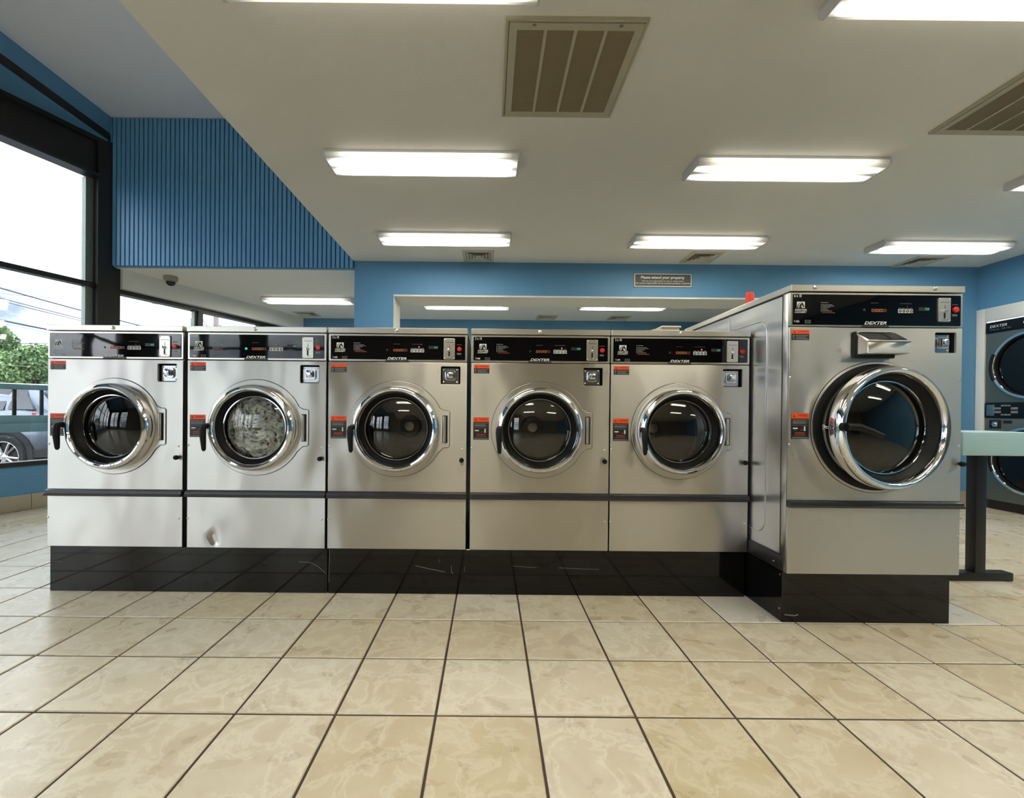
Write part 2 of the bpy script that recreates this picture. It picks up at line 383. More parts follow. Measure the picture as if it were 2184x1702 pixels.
def text_mb(s, x0, x1, z0, z1, y, shear=0.0, bold=0.0, fit=True, lines_cap=None):
    """Raised lettering fitted into the box x0..x1, z0..z1 on a face at y that looks towards -y."""
    cu = bpy.data.curves.new('tmp', 'FONT'); cu.body = s; cu.size = 1.0; cu.shear = shear; cu.offset = bold; cu.extrude = 0.0
    cu.resolution_u = 3
    me = curve_mesh(cu)
    xs = [v.co.x for v in me.vertices]; ys = [v.co.y for v in me.vertices]
    ax, bx, ay, by = min(xs), max(xs), min(ys), max(ys)
    sx = (x1-x0)/(bx-ax); sz = (z1-z0)/(by-ay)
    mb = MB().add([(x0+(v.co.x-ax)*sx, y, z0+(v.co.y-ay)*sz) for v in me.vertices], [tuple(p.vertices) for p in me.polygons])
    bpy.data.meshes.remove(me); return mb
def strip_mb(rects, y, th=0.0006):
    mb = MB()
    for x0, x1, z0, z1 in rects: mb.box(x0, x1, y, y+th, z0, z1)
    return mb
def screw_mb(x, y, z, r=0.006):
    return MB().lathe([(0.0, -0.6*r), (0.5*r, -0.55*r), (0.9*r, -0.3*r), (r, 0)], (x, y, z), n=12)

# ---------------------------------------------------------------- the room shell
ANG = 0.36
TA = math.tan(ANG); CORNER = (-4.07, 2.80)
XR = 5.60; YB = 2.80; YF = -7.0; YFAR = 5.42; ZC = 2.65; ZL = 2.55; ZH = 4.20; XE = -1.31; XU = -4.03
def wall_x(y): return CORNER[0]+(y-CORNER[1])*TA
def wmap(v):   # s along the angled window wall, t inward, z
    s, t, z = v
    return (CORNER[0]+s*math.sin(ANG)+t*math.cos(ANG), CORNER[1]+s*math.cos(ANG)-t*math.sin(ANG), z)
def wb(s0, s1, t0, t1, z0, z1, bev=0.0, mb=None): return (mb or MB()).box(s0, s1, t0, t1, z0, z1, bev=bev, fn=wmap)

# floor: grout bed, tiles laid one by one
T = 0.33; G = 0.0085
floor = struct('floor', M_grout, B(-8.2, 6.6, -7.1, 5.6, -0.12, -0.004))
def tile_mesh(mb, x0, x1, y0, y1):
    b = 0.003
    v = [(x0, y0, -0.006), (x1, y0, -0.006), (x1, y1, -0.006), (x0, y1, -0.006), (x0, y0, -b), (x1, y0, -b), (x1, y1, -b), (x0, y1, -b),
         (x0+b, y0+b, 0), (x1-b, y0+b, 0), (x1-b, y1-b, 0), (x0+b, y1-b, 0)]
    f = [(8, 9, 10, 11)]
    for i in range(4):
        j = (i+1) % 4; f += [(i, j, 4+j, 4+i), (4+i, 4+j, 8+j, 8+i)]
    return mb.add(v, f)
def proj(p):
    d = Vector(p)-CAM; z = d.dot(fwd)
    if z < 0.1: return None
    return (1043.68+941.72*d.dot(r2)/z, 880+941.72*d.dot(d2)/z, z)
cells = []
for i in range(-25, 18):
    for j in range(-21, 17):
        x0, y0 = i*T, j*T
        if x0+T < wall_x(y0+T/2)-0.1 or x0 > XR or y0 > 5.4: continue
        c = proj((x0+T/2, y0+T/2, 0)); a = -1
        if c and -120 < c[0] < 2300 and 870 < c[1] < 1860:
            a = 1.0/c[2]**3
            if -2.2 < x0+T/2 < 2.4 and y0 > 0.25: a = -1    # under or behind the machines
        cells.append((a, i, j))
cells.sort(reverse=True)
far = MB(); tile0 = tile_mesh(MB(), -T/2+G/2, T/2-G/2, -T/2+G/2, T/2-G/2).mesh('tile', M_tile)
for n, (a, i, j) in enumerate(cells):
    if a > 0 and n < 300:
        o = bpy.data.objects.new('tile', tile0); COL.objects.link(o); o.parent = floor
        o.location = ((i+.5)*T, (j+.5)*T, random.uniform(-.0004, .0004))
        if (i, j) in ((4, 0), (7, 0)):
            o.material_slots[0].link = 'OBJECT'; o.material_slots[0].material = M_tile2
    else:
        tile_mesh(far, i*T+G/2, (i+1)*T-G/2, j*T+G/2, (j+1)*T-G/2)
part('distant_tiles', floor, M_tile, lambda: far, kind='stuff')

# ceilings
ceil = struct('ceiling', M_ceil, B(XE, XR+.12, YF, YB+.5, ZC, ZC+.10))
struct('trim_1', M_ceil, B(XE-.04, XE, YF, YB, ZC, ZH), 'pale upright face where the low ceiling steps up to the high one')
struct('ceiling_high', M_ceil_hi, B(XU-.05, XE, YF, YB, ZH, ZH+.1))
struct('ceiling_low', M_ceil, MB().prism([(wall_x(YB), YB+.02), (XR+.1, YB+.02), (XR+.1, YFAR+.1), (wall_x(YFAR+.1), YFAR+.1)], ZL, ZL+.1, 'xy'))
struct('soffit_left', M_blue, MB().prism([(XU, YB), (XU, YF), (wall_x(YF), YF), (wall_x(YB), YB)], 3.905, 4.0, 'xy'))
# back wall: column, header over the opening, pier
struct('wall_back', M_blue, MB().box(XE-.03, -.905, YB, YB+.34, 0, ZC).box(-.905, 3.8, YB, YB+.45, 2.285, ZC).box(3.8, XR+.02, YB, YB+.34, 0, ZC))
struct('trim_2', M_ceil, B(-.905, 3.8, YB+.004, YB+.45, 2.266, 2.285), 'off-white underside of the beam over the opening')
struct('trim_3', M_ceil, B(-.905, -.899, YB+.012, YB+.335, 0, 2.266), 'off-white reveal on the right side of the blue column')
struct('wall_far', M_blue, B(wall_x(YFAR)-.3, XR+.1, YFAR, YFAR+.12, 0, ZL))
M_tan = mat('tan_wall_paint', lin(128, 118, 100), 0.7, var=0.05, scale=3)
struct('wall_front', M_tan, MB().box(-3.3, XR+.1, YF-.12, YF, 0, ZH).box(-8.2, -3.3, YF-.12, YF, 0, .425).box(-8.2, -3.3, YF-.12, YF, 3.5, ZH))
w3 = struct('window_3', M_frame, MB().box(-8.0, -3.3, YF-.1, YF+.02, .425, .47).box(-8.0, -3.3, YF-.1, YF+.02, 3.44, 3.5).box(-8.0, -3.3, YF-.08, YF+.015, 2.295, 2.345))
for k in range(4):
    x = (-3.38, -5.0, -6.1, -7.5)[k]; h_ = (.06, .30, .07, .36)[k]  # unseen mullions, some widened to give dark bands mirrored in the washer steel
    part('mullion', w3, M_frame, lambda: B(x-h_, x+h_, YF-.1, YF+.015, .47, 3.44))
    if k < 3:
        xa = (-4.70, -6.03, -7.14)[k]; xb = (-3.44, -5.30, -6.17)[k]
        part('pane', w3, M_glass, lambda: B(xa, xb, YF-.052, YF-.046, .47, 2.295))
        part('pane', w3, M_glass, lambda: B(xa, xb, YF-.052, YF-.046, 2.345, 3.44))
struct('wall_right', M_blue, MB().box(XR, XR+.12, -7, 1.78, 0, ZC).box(XR, XR+.12, 1.78, YB, 2.17, ZC).box(XR, XR+.12, YB+.34, YFAR, 0, ZL))
struct('wall_left', M_blue, B(XU-.12, XU, YF, YB-.02, 3.93, ZH+.02))
struct('trim_4', M_beam, B(XU-.13, XU+.012, YF, YB-.06, 3.925, 4.005), 'black strip along the foot of the upper left blue wall')
# angled storefront: knee wall, baseboard tiles, frames, panes
kn = wb(-10.5, 2.80, -.16, 0, .0, .425); struct('wall_storefront', M_blue, kn)
struct('trim_5', M_white, wb(.085, 2.80, -.02, .10, 2.335, ZL+.01), 'white fascia above the far storefront windows')
bb = struct('baseboard_left', M_baset, wb(-10.5, 2.8, 0, .003, 0, .150))
for k in range(-8, 4):
    s0 = k*.33-.03-.28
    part('tile', bb, M_baset, lambda: wb(s0+.003, s0+.327, .003, .013, .002, .152, bev=.002))
bb2 = struct('baseboard_back', M_baset, B(3.8, XR, YB-.004, YB, 0, .155))
for k in range(5):
    part('tile', bb2, M_baset, lambda: B(3.80+k*.33+.115-.1, 3.80+k*.33+.439-.1, YB-.014, YB-.004, .002, .157, bev=.002))
w1 = struct('window_1', M_frame, wb(-.13, .085, -.12, .06, .425, 3.92).box(-10.5, -.13, -.12, .02, 3.50, 3.90, fn=wmap), None)
for (s0, s1, t0, t1, z0, z1, nm, mt) in [(-10.5, -.13, -.10, .015, .425, .47, 'window_frame', M_frame), (-10.5, -.13, -.08, .015, 2.295, 2.345, 'mullion', M_frame),
        (-10.5, -.13, -.05, .10, 3.47, 3.50, 'window_frame', M_trim), (-10.5, -.13, .02, .06, 3.86, 3.92, 'window_frame', M_frame), (-.20, -.13, -.09, -.02, .47, 3.47, 'window_frame', M_frame_lt)]:
    part(nm, w1, mt, lambda: wb(s0, s1, t0, t1, z0, z1))
for k in range(7):
    s = -1.62-1.45*k
    part('mullion', w1, M_frame, lambda: wb(s-.05, s+.05, -.10, .015, .47, 3.47))
edges = [-.20]+[-1.62-1.45*k for k in range(7)]
for k in range(6):
    a, b_ = edges[k+1]+.05, edges[k]-(.05 if k else 0)
    part('pane', w1, M_glass, lambda: wb(a, b_, -.052, -.046, .47, 2.295))
    part('pane', w1, M_glass, lambda: wb(a, b_, -.052, -.046, 2.345, 3.47))
w2 = struct('window_2', M_frame, wb(.085, 2.8, -.10, .02, 2.285, 2.335).box(.085, 2.8, -.10, .015, .425, .47, fn=wmap))
for s in (1.04, 2.05):
    part('mullion', w2, M_frame, lambda: wb(s-.015, s+.045, -.09, .02, .47, 2.285))
    part('window_frame', w2, M_frame_lt, lambda: wb(s-.045, s-.015, -.09, -.02, .47, 2.285))
for a, b_ in ((.085, .995), (1.085, 2.005), (2.095, 2.8)):
    part('pane', w2, M_glass, lambda: wb(a, b_, -.052, -.046, .47, 2.285))
# slatted blue wall above the low soffit
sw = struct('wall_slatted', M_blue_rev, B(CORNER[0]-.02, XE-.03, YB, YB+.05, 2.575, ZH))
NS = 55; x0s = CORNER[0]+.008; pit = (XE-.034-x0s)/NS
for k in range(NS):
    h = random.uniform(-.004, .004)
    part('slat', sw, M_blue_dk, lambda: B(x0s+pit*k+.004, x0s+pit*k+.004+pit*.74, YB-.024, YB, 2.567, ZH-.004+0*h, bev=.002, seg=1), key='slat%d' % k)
struct('trim_6', M_blue, B(CORNER[0], XE-.03, YB-.004, YB+.05, 2.555, 2.575), 'flat blue edge strip under the slatted wall')

# ---------------------------------------------------------------- ceiling lights
def ceiling_light(x, y, z, label, lens=None, L=1.24, W=.23, group=None):
    lens = lens or M_lens
    t = thing('ceiling_light', label, 'light', (x, y, z), 0, group or 'fluorescent ceiling lights')
    hl, hw = L/2, W/2
    part('housing', t, M_fix, lambda: MB().box(-hl, hl, -hw+.006, hw-.006, -.024, 0, bev=.003, seg=1), key='fx_h')
    prof = [(-hw, -.022), (-hw+.002, -.046), (-hw+.012, -.056), (-hw+.026, -.059), (hw-.026, -.059), (hw-.012, -.056), (hw-.002, -.046), (hw, -.022)]
    part('lens', t, lens, lambda: MB().prism(prof, -hl+.012, hl-.012, 'yz'), key='fx_l')
    for s in (-1, 1):
        prof2 = [(-hw-.003, -.012), (-hw-.001, -.049), (-hw+.009, -.059), (-hw+.026, -.062), (hw-.026, -.062), (hw-.009, -.059), (hw+.001, -.049), (hw+.003, -.012)]
        part('end_cap', t, M_fix, lambda: MB().prism(prof2, s*hl-.012 if s > 0 else -hl, s*hl if s > 0 else -hl+.012, 'yz'), key='fx_e%d' % s)
    return t
ceiling_light(-.27, -.475, ZC, 'white fluorescent ceiling light cut off by the photo top edge, left of the large grille', M_lens)
ceiling_light(2.11, -.425, ZC, 'white fluorescent ceiling light in the top right photo corner, nearest of all', M_lens)
ceiling_light(-.275, .80, ZC, 'white fluorescent ceiling light below and left of the large air return grille', M_lensc)
ceiling_light(2.10, .825, ZC, 'white fluorescent ceiling light above the tall washer, yellowish at its lens ends', M_lens)
ceiling_light(-.26, 2.075, ZC, 'white fluorescent ceiling light right above the small square vent nearest the blue column', M_lensc)
ceiling_light(2.12, 2.09, ZC, 'white fluorescent ceiling light above the grey property sign on the blue beam', M_lens)
ceiling_light(4.49, 2.16, ZC, 'white fluorescent ceiling light above the vent nearest the right wall corner', M_lensc)
ceiling_light(4.43, .92, ZC, 'white fluorescent ceiling light cut by the right photo edge, below the slanted grille', M_lensc)
ceiling_light(-2.37, 4.09, ZL, 'white fluorescent light under the low ceiling below the slatted wall', M_lensc)
ceiling_light(-.17, 4.33, ZL, 'white fluorescent light seen through the opening, left one behind the blue beam', M_lens)
ceiling_light(2.08, 4.29, ZL, 'white fluorescent light seen through the opening, right one nearer the tall washer', M_lens)
for k, yy in enumerate((-1.66, -2.9)):
    for c, xx in enumerate((-.27, 2.11, 4.47)):
        ceiling_light(xx, yy, ZC, 'white fluorescent ceiling light behind the viewer', M_lens, group='fluorescent lights behind the viewer')
ceiling_light(4.47, -.40, ZC, 'white fluorescent ceiling light at the far right outside the view', M_lens)

# ---------------------------------------------------------------- grilles and vents
def return_grille(x0, x1, y0, y1, label):
    t = thing('return_grille', label, 'vent', ((x0+x1)/2, (y0+y1)/2, ZC)); hw, hd = (x1-x0)/2, (y1-y0)/2
    ring = lambda a, b, h, zz: MB().box(-a, a, -b, -b+h, zz, 0).box(-a, a, b-h, b, zz, 0).box(-a, -a+h, -b+h, b-h, zz, 0).box(a-h, a, -b+h, b-h, zz, 0)
    part('outer_frame', t, M_vent, lambda: ring(hw, hd, .012, -.014))
    part('backing', t, M_hole, lambda: B(-hw+.01, hw-.01, -hd+.01, hd-.01, -.003, -.001))
    fr = part('door_frame', t, M_vent, lambda: (lambda a, b: MB().box(-a, a, -b, -b+.034, -.018, -.006).box(-a, a, b-.034, b, -.018, -.006).box(-a, -a+.034, -b+.034, b-.034, -.018, -.006).box(a-.034, a, -b+.034, b-.034, -.018, -.006))(hw-.015, hd-.015))
    iw, idp = hw-.049, hd-.049; bar = .014; cw = (2*iw-3*bar)/4
    for k in range(3):
        x = -iw+(k+1)*cw+k*bar
        part('bar', t, M_vent, lambda: B(x, x+bar, -idp, idp, -.018, -.008))
    n = 34; p = 2*idp/n
    for c in range(4):
        cx = -iw+c*(cw+bar)+cw/2
        for k in range(n):
            o = part('louver', t, M_ventdk, lambda: MB().hexa([(-cw/2, -.006, -.006), (cw/2, -.006, -.006), (cw/2, -.005, -.006), (-cw/2, -.005, -.006), (-cw/2, .0055, -.0175), (cw/2, .0055, -.0175), (cw/2, .0065, -.0175), (-cw/2, .0065, -.0175)]), key='louver%.3f' % cw)
            o.location = (cx, -idp+(k+.5)*p, 0)
    for sx in (-.6, .62):
        part('latch', t, M_ventdk, lambda: B(hw*sx-.008, hw*sx+.008, -hd+.018, -hd+.028, -.022, -.016, bev=.001))
return_grille(.222, .824, -.262, .352, 'large square tan air return grille with four louver columns, centre of ceiling')
return_grille(2.71, 3.32, -.15, .47, 'slanted tan air return grille cut off by the right photo edge')
def diffuser(x, y, z, label, s=.165):
    t = thing('ceiling_vent', label, 'vent', (x, y, z), 0, 'small square ceiling vents')
    sq = lambda a, wd, z0, z1: MB().box(-a, a, -a, -a+wd, z0, z1).box(-a, a, a-wd, a, z0, z1).box(-a, -a+wd, -a+wd, a-wd, z0, z1).box(a-wd, a, -a+wd, a-wd, z0, z1)
    part('frame', t, M_diff, lambda: sq(s, .034, -.012, 0), key='df')
    part('backing', t, M_ventdk, lambda: B(-s+.02, s-.02, -s+.02, s-.02, -.003, -.001), key='db')
    for k in range(3):
        a = s-.04-k*.032
        def f(a=a):
            m = MB()
            for q in range(4):
                c, sn = math.cos(q*PI/2), math.sin(q*PI/2)
                P = [(-a, -a, -.016), (a, -a, -.016), (a-.02, -a+.02, -.004), (-a+.02, -a+.02, -.004)]
                P2 = [(x_, y_, z_+.0025) for x_, y_, z_ in P]
                rot = lambda p: (p[0]*c-p[1]*sn, p[0]*sn+p[1]*c, p[2])
                m.add([rot(p) for p in P+P2], [(0, 1, 2, 3), (7, 6, 5, 4), (0, 4, 5, 1), (1, 5, 6, 2), (2, 6, 7, 3), (3, 7, 4, 0)])
            return m
        part('ring', t, M_diff, f, key='dr%d' % k)
    part('centre_plate', t, M_diff, lambda: B(-.03, .03, -.03, .03, -.012, -.004, bev=.003), key='dc')
diffuser(.04, 2.60, ZC, 'small white square ceiling vent beside the blue column, left of three')
diffuser(2.40, 2.57, ZC, 'small white square ceiling vent above the sign, middle of three')
diffuser(4.77, 2.63, ZC, 'small white square ceiling vent near the right wall corner')
diffuser(-2.80, 5.08, ZL, 'small ceiling vent in the low ceiling beside the far blue wall and windows')
diffuser(1.10, 5.16, ZL, 'small ceiling vent beyond the opening, left one by the far wall')
diffuser(2.28, 5.16, ZL, 'small ceiling vent beyond the opening, right one by the far wall')

# dome camera
t = thing('dome_camera', 'beige dome security camera under the low ceiling below the slatted wall', 'camera', (-3.60, 3.11, ZL))
part('shell', t, M_camg, lambda: MB().lathe([(0, 0), (.072, 0), (.074, -.03), (.066, -.056), (.05, -.064), (0, -.064)], axis='z', n=32))
part('dome', t, M_dome, lambda: MB().lathe([(.05, -.062), (.047, -.082), (.036, -.1), (.018, -.11), (0, -.112)], axis='z', n=32))

# sign on the beam
t = thing('wall_sign', 'grey property sign with white border on the blue beam', 'sign', (2.083, YB, 2.468))
part('sign_plate', t, M_print, lambda: plate(rrect(-.319, .319, -.073, .073, .004), [], -.006, .006))
part('sign_field', t, M_signg, lambda: plate(rrect(-.308, .308, -.063, .063, .002), [], -.0075, .0015))
part('border', t, M_signg, lambda: plate(rrect(-.326, .326, -.08, .08, .004), [], -.003, .003))
part('lettering', t, M_print, lambda: text_mb('Please attend your property', -.245, .24, .006, .046, -.0085, bold=.045))
part('lettering', t, M_print, lambda: text_mb('We are not responsible for lost or stolen items', -.235, .228, -.021, -.001, -.0085, bold=.008))
part('lettering', t, M_print, lambda: text_mb('No somos responsables de los art\u00edculos p\u00e9rdidos o da\u00f1ados', -.302, .302, -.047, -.025, -.0085, bold=.008))

# ---------------------------------------------------------------- plinths under the machines
PANEL_Y = .275; Z0 = .25
def plinth(name, x0, x1, y0, y1, h, label, nub=None):
    t = thing(name, label, 'base', ((x0+x1)/2, y0, 0)); hw = (x1-x0)/2
    part('box', t, M_black, lambda: B(-hw, hw, 0, y1-y0, 0, h, bev=.003, seg=1))
    return t
pl1 = plinth('machine_base', -2.215, -.706, .293, 1.25, .246, 'long glossy black base under the two leftmost washers')
pl2 = plinth('machine_base', -.702, 1.569, .293, 1.25, .246, 'long scuffed black base under the third, fourth and fifth washers')
pl3 = plinth('machine_base', 1.580, 2.385, .004, 1.25, .243, 'short black base under the tall washer at right')
def scuff(parent, pts, r, m=None):
    part('scratch', parent, m or M_printg, lambda: MB().tube(pts, r, n=4))
# scratches, in the frame of base two and base three (local x from their middle)
cx2 = (-.702+1.569)/2
for pts, r in [([(-.66, -.0002, .155), (-.6, -.0004, .142), (-.5, -.0002, .123)], .0014), ([(-.465, -.0002, .155), (-.462, -.0003, .12), (-.455, -.0002, .112)], .0014), ([(-.39, -.0002, .152), (-.393, -.0003, .125)], .0012),
        ([(-.53, -.0002, .19), (-.528, -.0003, .175)], .001), ([(-.13, -.0002, .158), (0, -.0003, .15)], .0009), ([(.12, -.0002, .15), (.34, -.0003, .143)], .0009), ([(-1.128, -.0002, .24), (-1.13, -.0003, .06)], .0009)]:
    scuff(pl2, [(x - 0.0, y, z) for x, y, z in pts], r)
scuff(pl1, [(.6, -.0002, .17), (.66, -.0004, .168), (.7, -.0003, .15), (.745, -.0002, .11)], .0012)
scuff(pl1, [(-.74, -.0002, .16), (-.69, -.0002, .161)], .001)
scuff(pl3, [(-.39, -.0002, .038), (-.34, -.0003, .034), (-.325, -.0002, .04)], .003, M_printg)
for zz in (.225, .06):
    o = part('bolt', pl3, M_screw, lambda: MB().lathe([(0, -.003), (.004, -.002), (.005, 0)], (0, 0, 0), n=8, axis='x'), key='bolt_side')
    o.location = (-.4025, .02, zz)

# ---------------------------------------------------------------- front-loading washers
# every number is metres in the machine's own frame: x from its middle, z from its foot, front sheet at y = 0 facing -y
SMALL = dict(xl=-.3735, xr=.3735, depth=.93, z_low=.274, z_trim=.309, z_up=1.010, z_cp=1.160, z_lid=1.163, z_top=1.193, black=(-.362, .362, 1.0235, 1.150),
    three=(-.3535, -.318, 1.1335, 1.148), mult='3 x 10', logo=(-.3305, -.2925, 1.0835, 1.112), dex=(-.339, -.284, 1.0715, 1.0795), ldry=(-.340, -.283, 1.0615, 1.0695), model=(-.352, -.326, 1.0285, 1.0375), modeltxt='T-400',
    vend=(-.300, -.274, 1.024, 1.0385), lines=(-.239, -.169, 1.062, 1.112), green=(-.0575, 1.0745), cyc=(-.0265, .0515, 1.067, 1.0805), cyct=(-.024, .010, 1.105, 1.1085), btn=(.0685, .1405, 1.0635, 1.0805), btnt=(.0745, .1315, 1.105, 1.1085), led=(.1135, 1.0925),
    disp=(.1645, .2145, 1.085, 1.095), coin=(.247, .307, 1.0255, 1.139), red=(.331, 1.082, .0118), brand=(-.057, .047, 1.0215, 1.0345), lab1=(-.359, -.2755, .953, .9995), lab2=(-.3595, -.2755, .5955, .7165), lock=(.2325, .337, .893, .989),
    lid_s=[(-.006, 1.178)], scr=[(-.366, .5515), (.3505, .5445)], knob=(.348, .4855), low=[(-.3685, .156), (.355, .156)], door=(-.0035, .6505, .258), hinge=(.281, .099), side=M_steel_s)
BIG = dict(xl=-.407, xr=.407, depth=1.12, z_low=.315, z_trim=.347, z_up=1.163, z_cp=1.326, z_lid=1.330, z_top=1.360, black=(-.395, .395, 1.174, 1.317),
    three=(-.398+.008, -.364+.008, 1.302, 1.316), mult='6 x 10', logo=(-.377, -.340, 1.2525, 1.2815), dex=(-.386, -.331, 1.239, 1.2475), ldry=(-.387, -.330, 1.2285, 1.2365), model=(-.391, -.365, 1.184, 1.1935), modeltxt='T-900',
    vend=(-.338, -.312, 1.181, 1.1955), lines=(-.265, -.197, 1.229, 1.28), green=(-.060, 1.2455), cyc=(-.027, .045, 1.2365, 1.251), cyct=(-.03, .005, 1.277, 1.281), btn=(.099, .168, 1.233, 1.2505), btnt=(.106, .161, 1.275, 1.279), led=(.142, 1.263),
    disp=(.196, .246, 1.247, 1.2575), coin=(.285, .342, 1.192, 1.305), red=(.367, 1.250, .0128), brand=(-.060, .045, 1.1765, 1.191), lab1=(-.398, -.315, 1.102, 1.150), lab2=(-.395, -.312, .636, .758), lock=(.279, .378, 1.048, 1.144),
    lid_s=[(-.300, 1.346), (.265, 1.346)], scr=[(-.402, .926), (-.402, .609), (.396, .924), (.396, .609)], knob=(.398, .527), low=[(-.394, .187), (.399, .189)], door=(.005, .695, .308), hinge=(.331, .118), side=M_steel_s)

def horse_mb(x0, x1, z0, z1, y):
    P = lambda pts: [(x0+a*(x1-x0), z0+b*(z1-z0)) for a, b in pts]
    mb = MB()
    head = P([(.27, 0), (.29, .3), (.37, .54), (.5, .72), (.62, .8), (.66, .95), (.73, .82), (.8, .72), (.86, .5), (.95, .2), (.9, .1), (.79, .12), (.73, .27), (.64, .44), (.57, .42), (.56, .26), (.64, 0)])
    mane = P([(.02, 0), (.06, .35), (.18, .66), (.38, .86), (.56, .93), (.42, .78), (.25, .56), (.17, .3), (.15, 0)])
    for p in (head, mane): mb.prism(p, y, y+.0004, 'xz')
    return mb

def washer(name, label, loc, D, tagk, on_green=False, on_led=None, dent=None, ajar=0.0, digits='450', group=None):
    t = thing(name, label, 'washing machine', loc, 0, group or 'stainless front-loading washing machines')
    xl, xr, dp = D['xl'], D['xr'], D['depth']; big = tagk == 'big'
    K = lambda k: k+tagk
    # cabinet: open-fronted sheet box
    g = .004
    def cab():
        m = MB()
        m.box(xl+g, xl+g+.003, .014, dp, 0.0, D['z_cp']); m.box(xr-g-.003, xr-g, .014, dp, 0.0, D['z_cp'])
        m.box(xl+g+.003, xr-g-.003, dp-.003, dp, 0.0, D['z_cp']); m.box(xl+g+.003, xr-g-.003, .014, dp-.003, 0.0, .004)
        return m
    part('cabinet', t, D['side'], cab, K('cab'))
    ld = part('lid', t, M_steel_t, lambda: MB().box(xl-.001, xr+.001, -.010, dp, D['z_lid'], D['z_top'], bev=.002, seg=1), K('lid'))
    for i, (sx, sz) in enumerate(D['lid_s']): part('screw', ld, M_screw, lambda: screw_mb(sx, -.010, sz, .0105), K('ls%d' % i))
    # control panel
    part('panel_frame', t, M_steel_t, lambda: plate(rrect(xl, xr, D['z_up']+.004, D['z_cp'], .003, 2), [], 0, .012, .0015), K('pf'))
    a = D['black']; cp = part('control_panel', t, M_gloss, lambda: plate(rrect(a[0], a[1], a[2], a[3], .004, 2), [], -.003, .004, .0008), K('cp'))
    yp = -.0036
    b = D['brand']
    part('brand_plate', cp, M_lblack, lambda: plate([(b[0]-.012, a[2]-.0085), (b[1]+.012, a[2]-.0085), (b[1]+.006, a[2]+.002), (b[0]-.004, a[2]+.002)], [], -.0042, .004), K('bp'))
    part('brand_lettering', cp, M_print, lambda: text_mb('DEXTER', b[0], b[1], b[2]+.0008, b[3]+.0008, -.0046, shear=.34, bold=.022), K('br'))
    part('brand_lettering', cp, M_printg, lambda: text_mb('COMMERCIAL  WASHER', b[0]-.006, b[1]+.004, a[2]-.006, a[2]-.0026, -.0046, shear=.2), K('br2'))
    q = D['three']; part('lettering', cp, M_print, lambda: text_mb(D['mult'], *q, yp, bold=.01), K('th'))
    q = D['model']; part('lettering', cp, M_print, lambda: text_mb(D['modeltxt'], *q, yp, bold=.01), K('mo'))
    q = D['logo']; lg = D['logo']
    part('emblem', cp, M_print, lambda: plate(rrect(*q), [], yp, .0005), K('lg'))
    part('emblem_print', cp, M_lblack, lambda: horse_mb(*lg, yp-.0005), K('lg2'))
    q1 = D['dex']; part('lettering', cp, M_print, lambda: text_mb('DEXTER', *q1, yp, shear=.3, bold=.015), K('dx'))
    q2 = D['ldry']; part('lettering', cp, M_print, lambda: text_mb('LAUNDRY', *q2, yp, shear=.3, bold=.015), K('dl'))
    v = D['vend']
    part('vend_box', cp, M_printg, lambda: plate(rrect(*v), [rrect(v[0]+.0018, v[1]-.0018, v[2]+.0018, v[3]-.0018)], yp, .0005), K('vb'))
    part('lettering', cp, M_printg, lambda: text_mb('Vend', v[0]+.005, v[1]-.005, v[2]+.004, v[3]-.004, yp), K('vt'))
    l = D['lines']
    def lines():
        h = l[3]-l[2]; wd = l[1]-l[0]; R = []
        R.append((l[0], l[0]+wd*.52, l[3]-.003, l[3]))
        R.append((l[0]+.001, l[0]+.0035, l[2]+h*.14, l[3]-h*.16))
        for i, f in enumerate((.78, .93, .64, .42, .5, .76)):
            z = l[3]-h*(.2+.115*i); R.append((l[0]+.007, l[0]+.007+(wd-.007)*f, z-.0024, z))
        return strip_mb(R, yp)
    part('instruction_print', cp, M_printg, lines, K('in'))
    part('instruction_print', cp, M_printr, lambda: strip_mb([(l[0]+.007, l[1], l[2], l[2]+.0045)], yp), K('in2'))
    gx, gz = D['green']
    part('indicator_light', cp, M_greenon if on_green else M_green, lambda: MB().lathe([(0, -.0035), (.004, -.003), (.006, 0)], (gx, -.003, gz), n=14), K('gl'), label='lit green indicator light' if on_green else None)
    c = D['cyc']; cw = (c[1]-c[0])/4
    for i, m in enumerate((M_or1, M_or2, M_or2, M_or3)):
        part('cycle_light', cp, m, lambda: plate(rrect(c[0]+cw*i+.0008, c[0]+cw*(i+1)-.0008, c[2], c[3], .0015, 2), [rrect(c[0]+cw*i+.0055, c[0]+cw*(i+1)-.0055, c[2]+.0045, c[3]-.0045)], yp-.0008, .0012), K('cy%d' % i))
    q = D['cyct']; part('lettering', cp, M_printg, lambda: text_mb('SELECT CYCLE', *q, yp), K('ct'))
    q = D['btnt']; part('lettering', cp, M_printg, lambda: text_mb('WASH TEMPERATURE', *q, yp), K('bt'))
    n = D['btn']; bw = (n[1]-n[0])/4
    for i in range(4):
        x0 = n[0]+bw*i
        bt = part('button', cp, M_print, lambda: plate(rrect(x0, x0+bw, n[2], n[3], .0015, 2), [], yp-.001, .0015), K('b%d' % i))
        part('button_key', cp, M_lblack, lambda: plate(circ(x0+bw/2, (n[2]+n[3])/2, .0068, 16), [circ(x0+bw/2, (n[2]+n[3])/2, .003, 12)], yp-.002, .0012), K('bk%d' % i))
    part('button_print', cp, M_printg, lambda: strip_mb([(n[0]+bw*i+.002, n[0]+bw*i+bw-.003, n[3]+.003, n[3]+.0056) for i in range(4)], yp), K('bl'))
    dx, dz = D['led']
    part('indicator_light', cp, M_led if on_led is not None else M_ledoff, lambda: MB().lathe([(0, -.003), (.0022, -.0025), (.003, 0)], (dx, -.003, dz), n=12), K('le'), label='lit red indicator light' if on_led is not None else None)
    dd = D['disp']
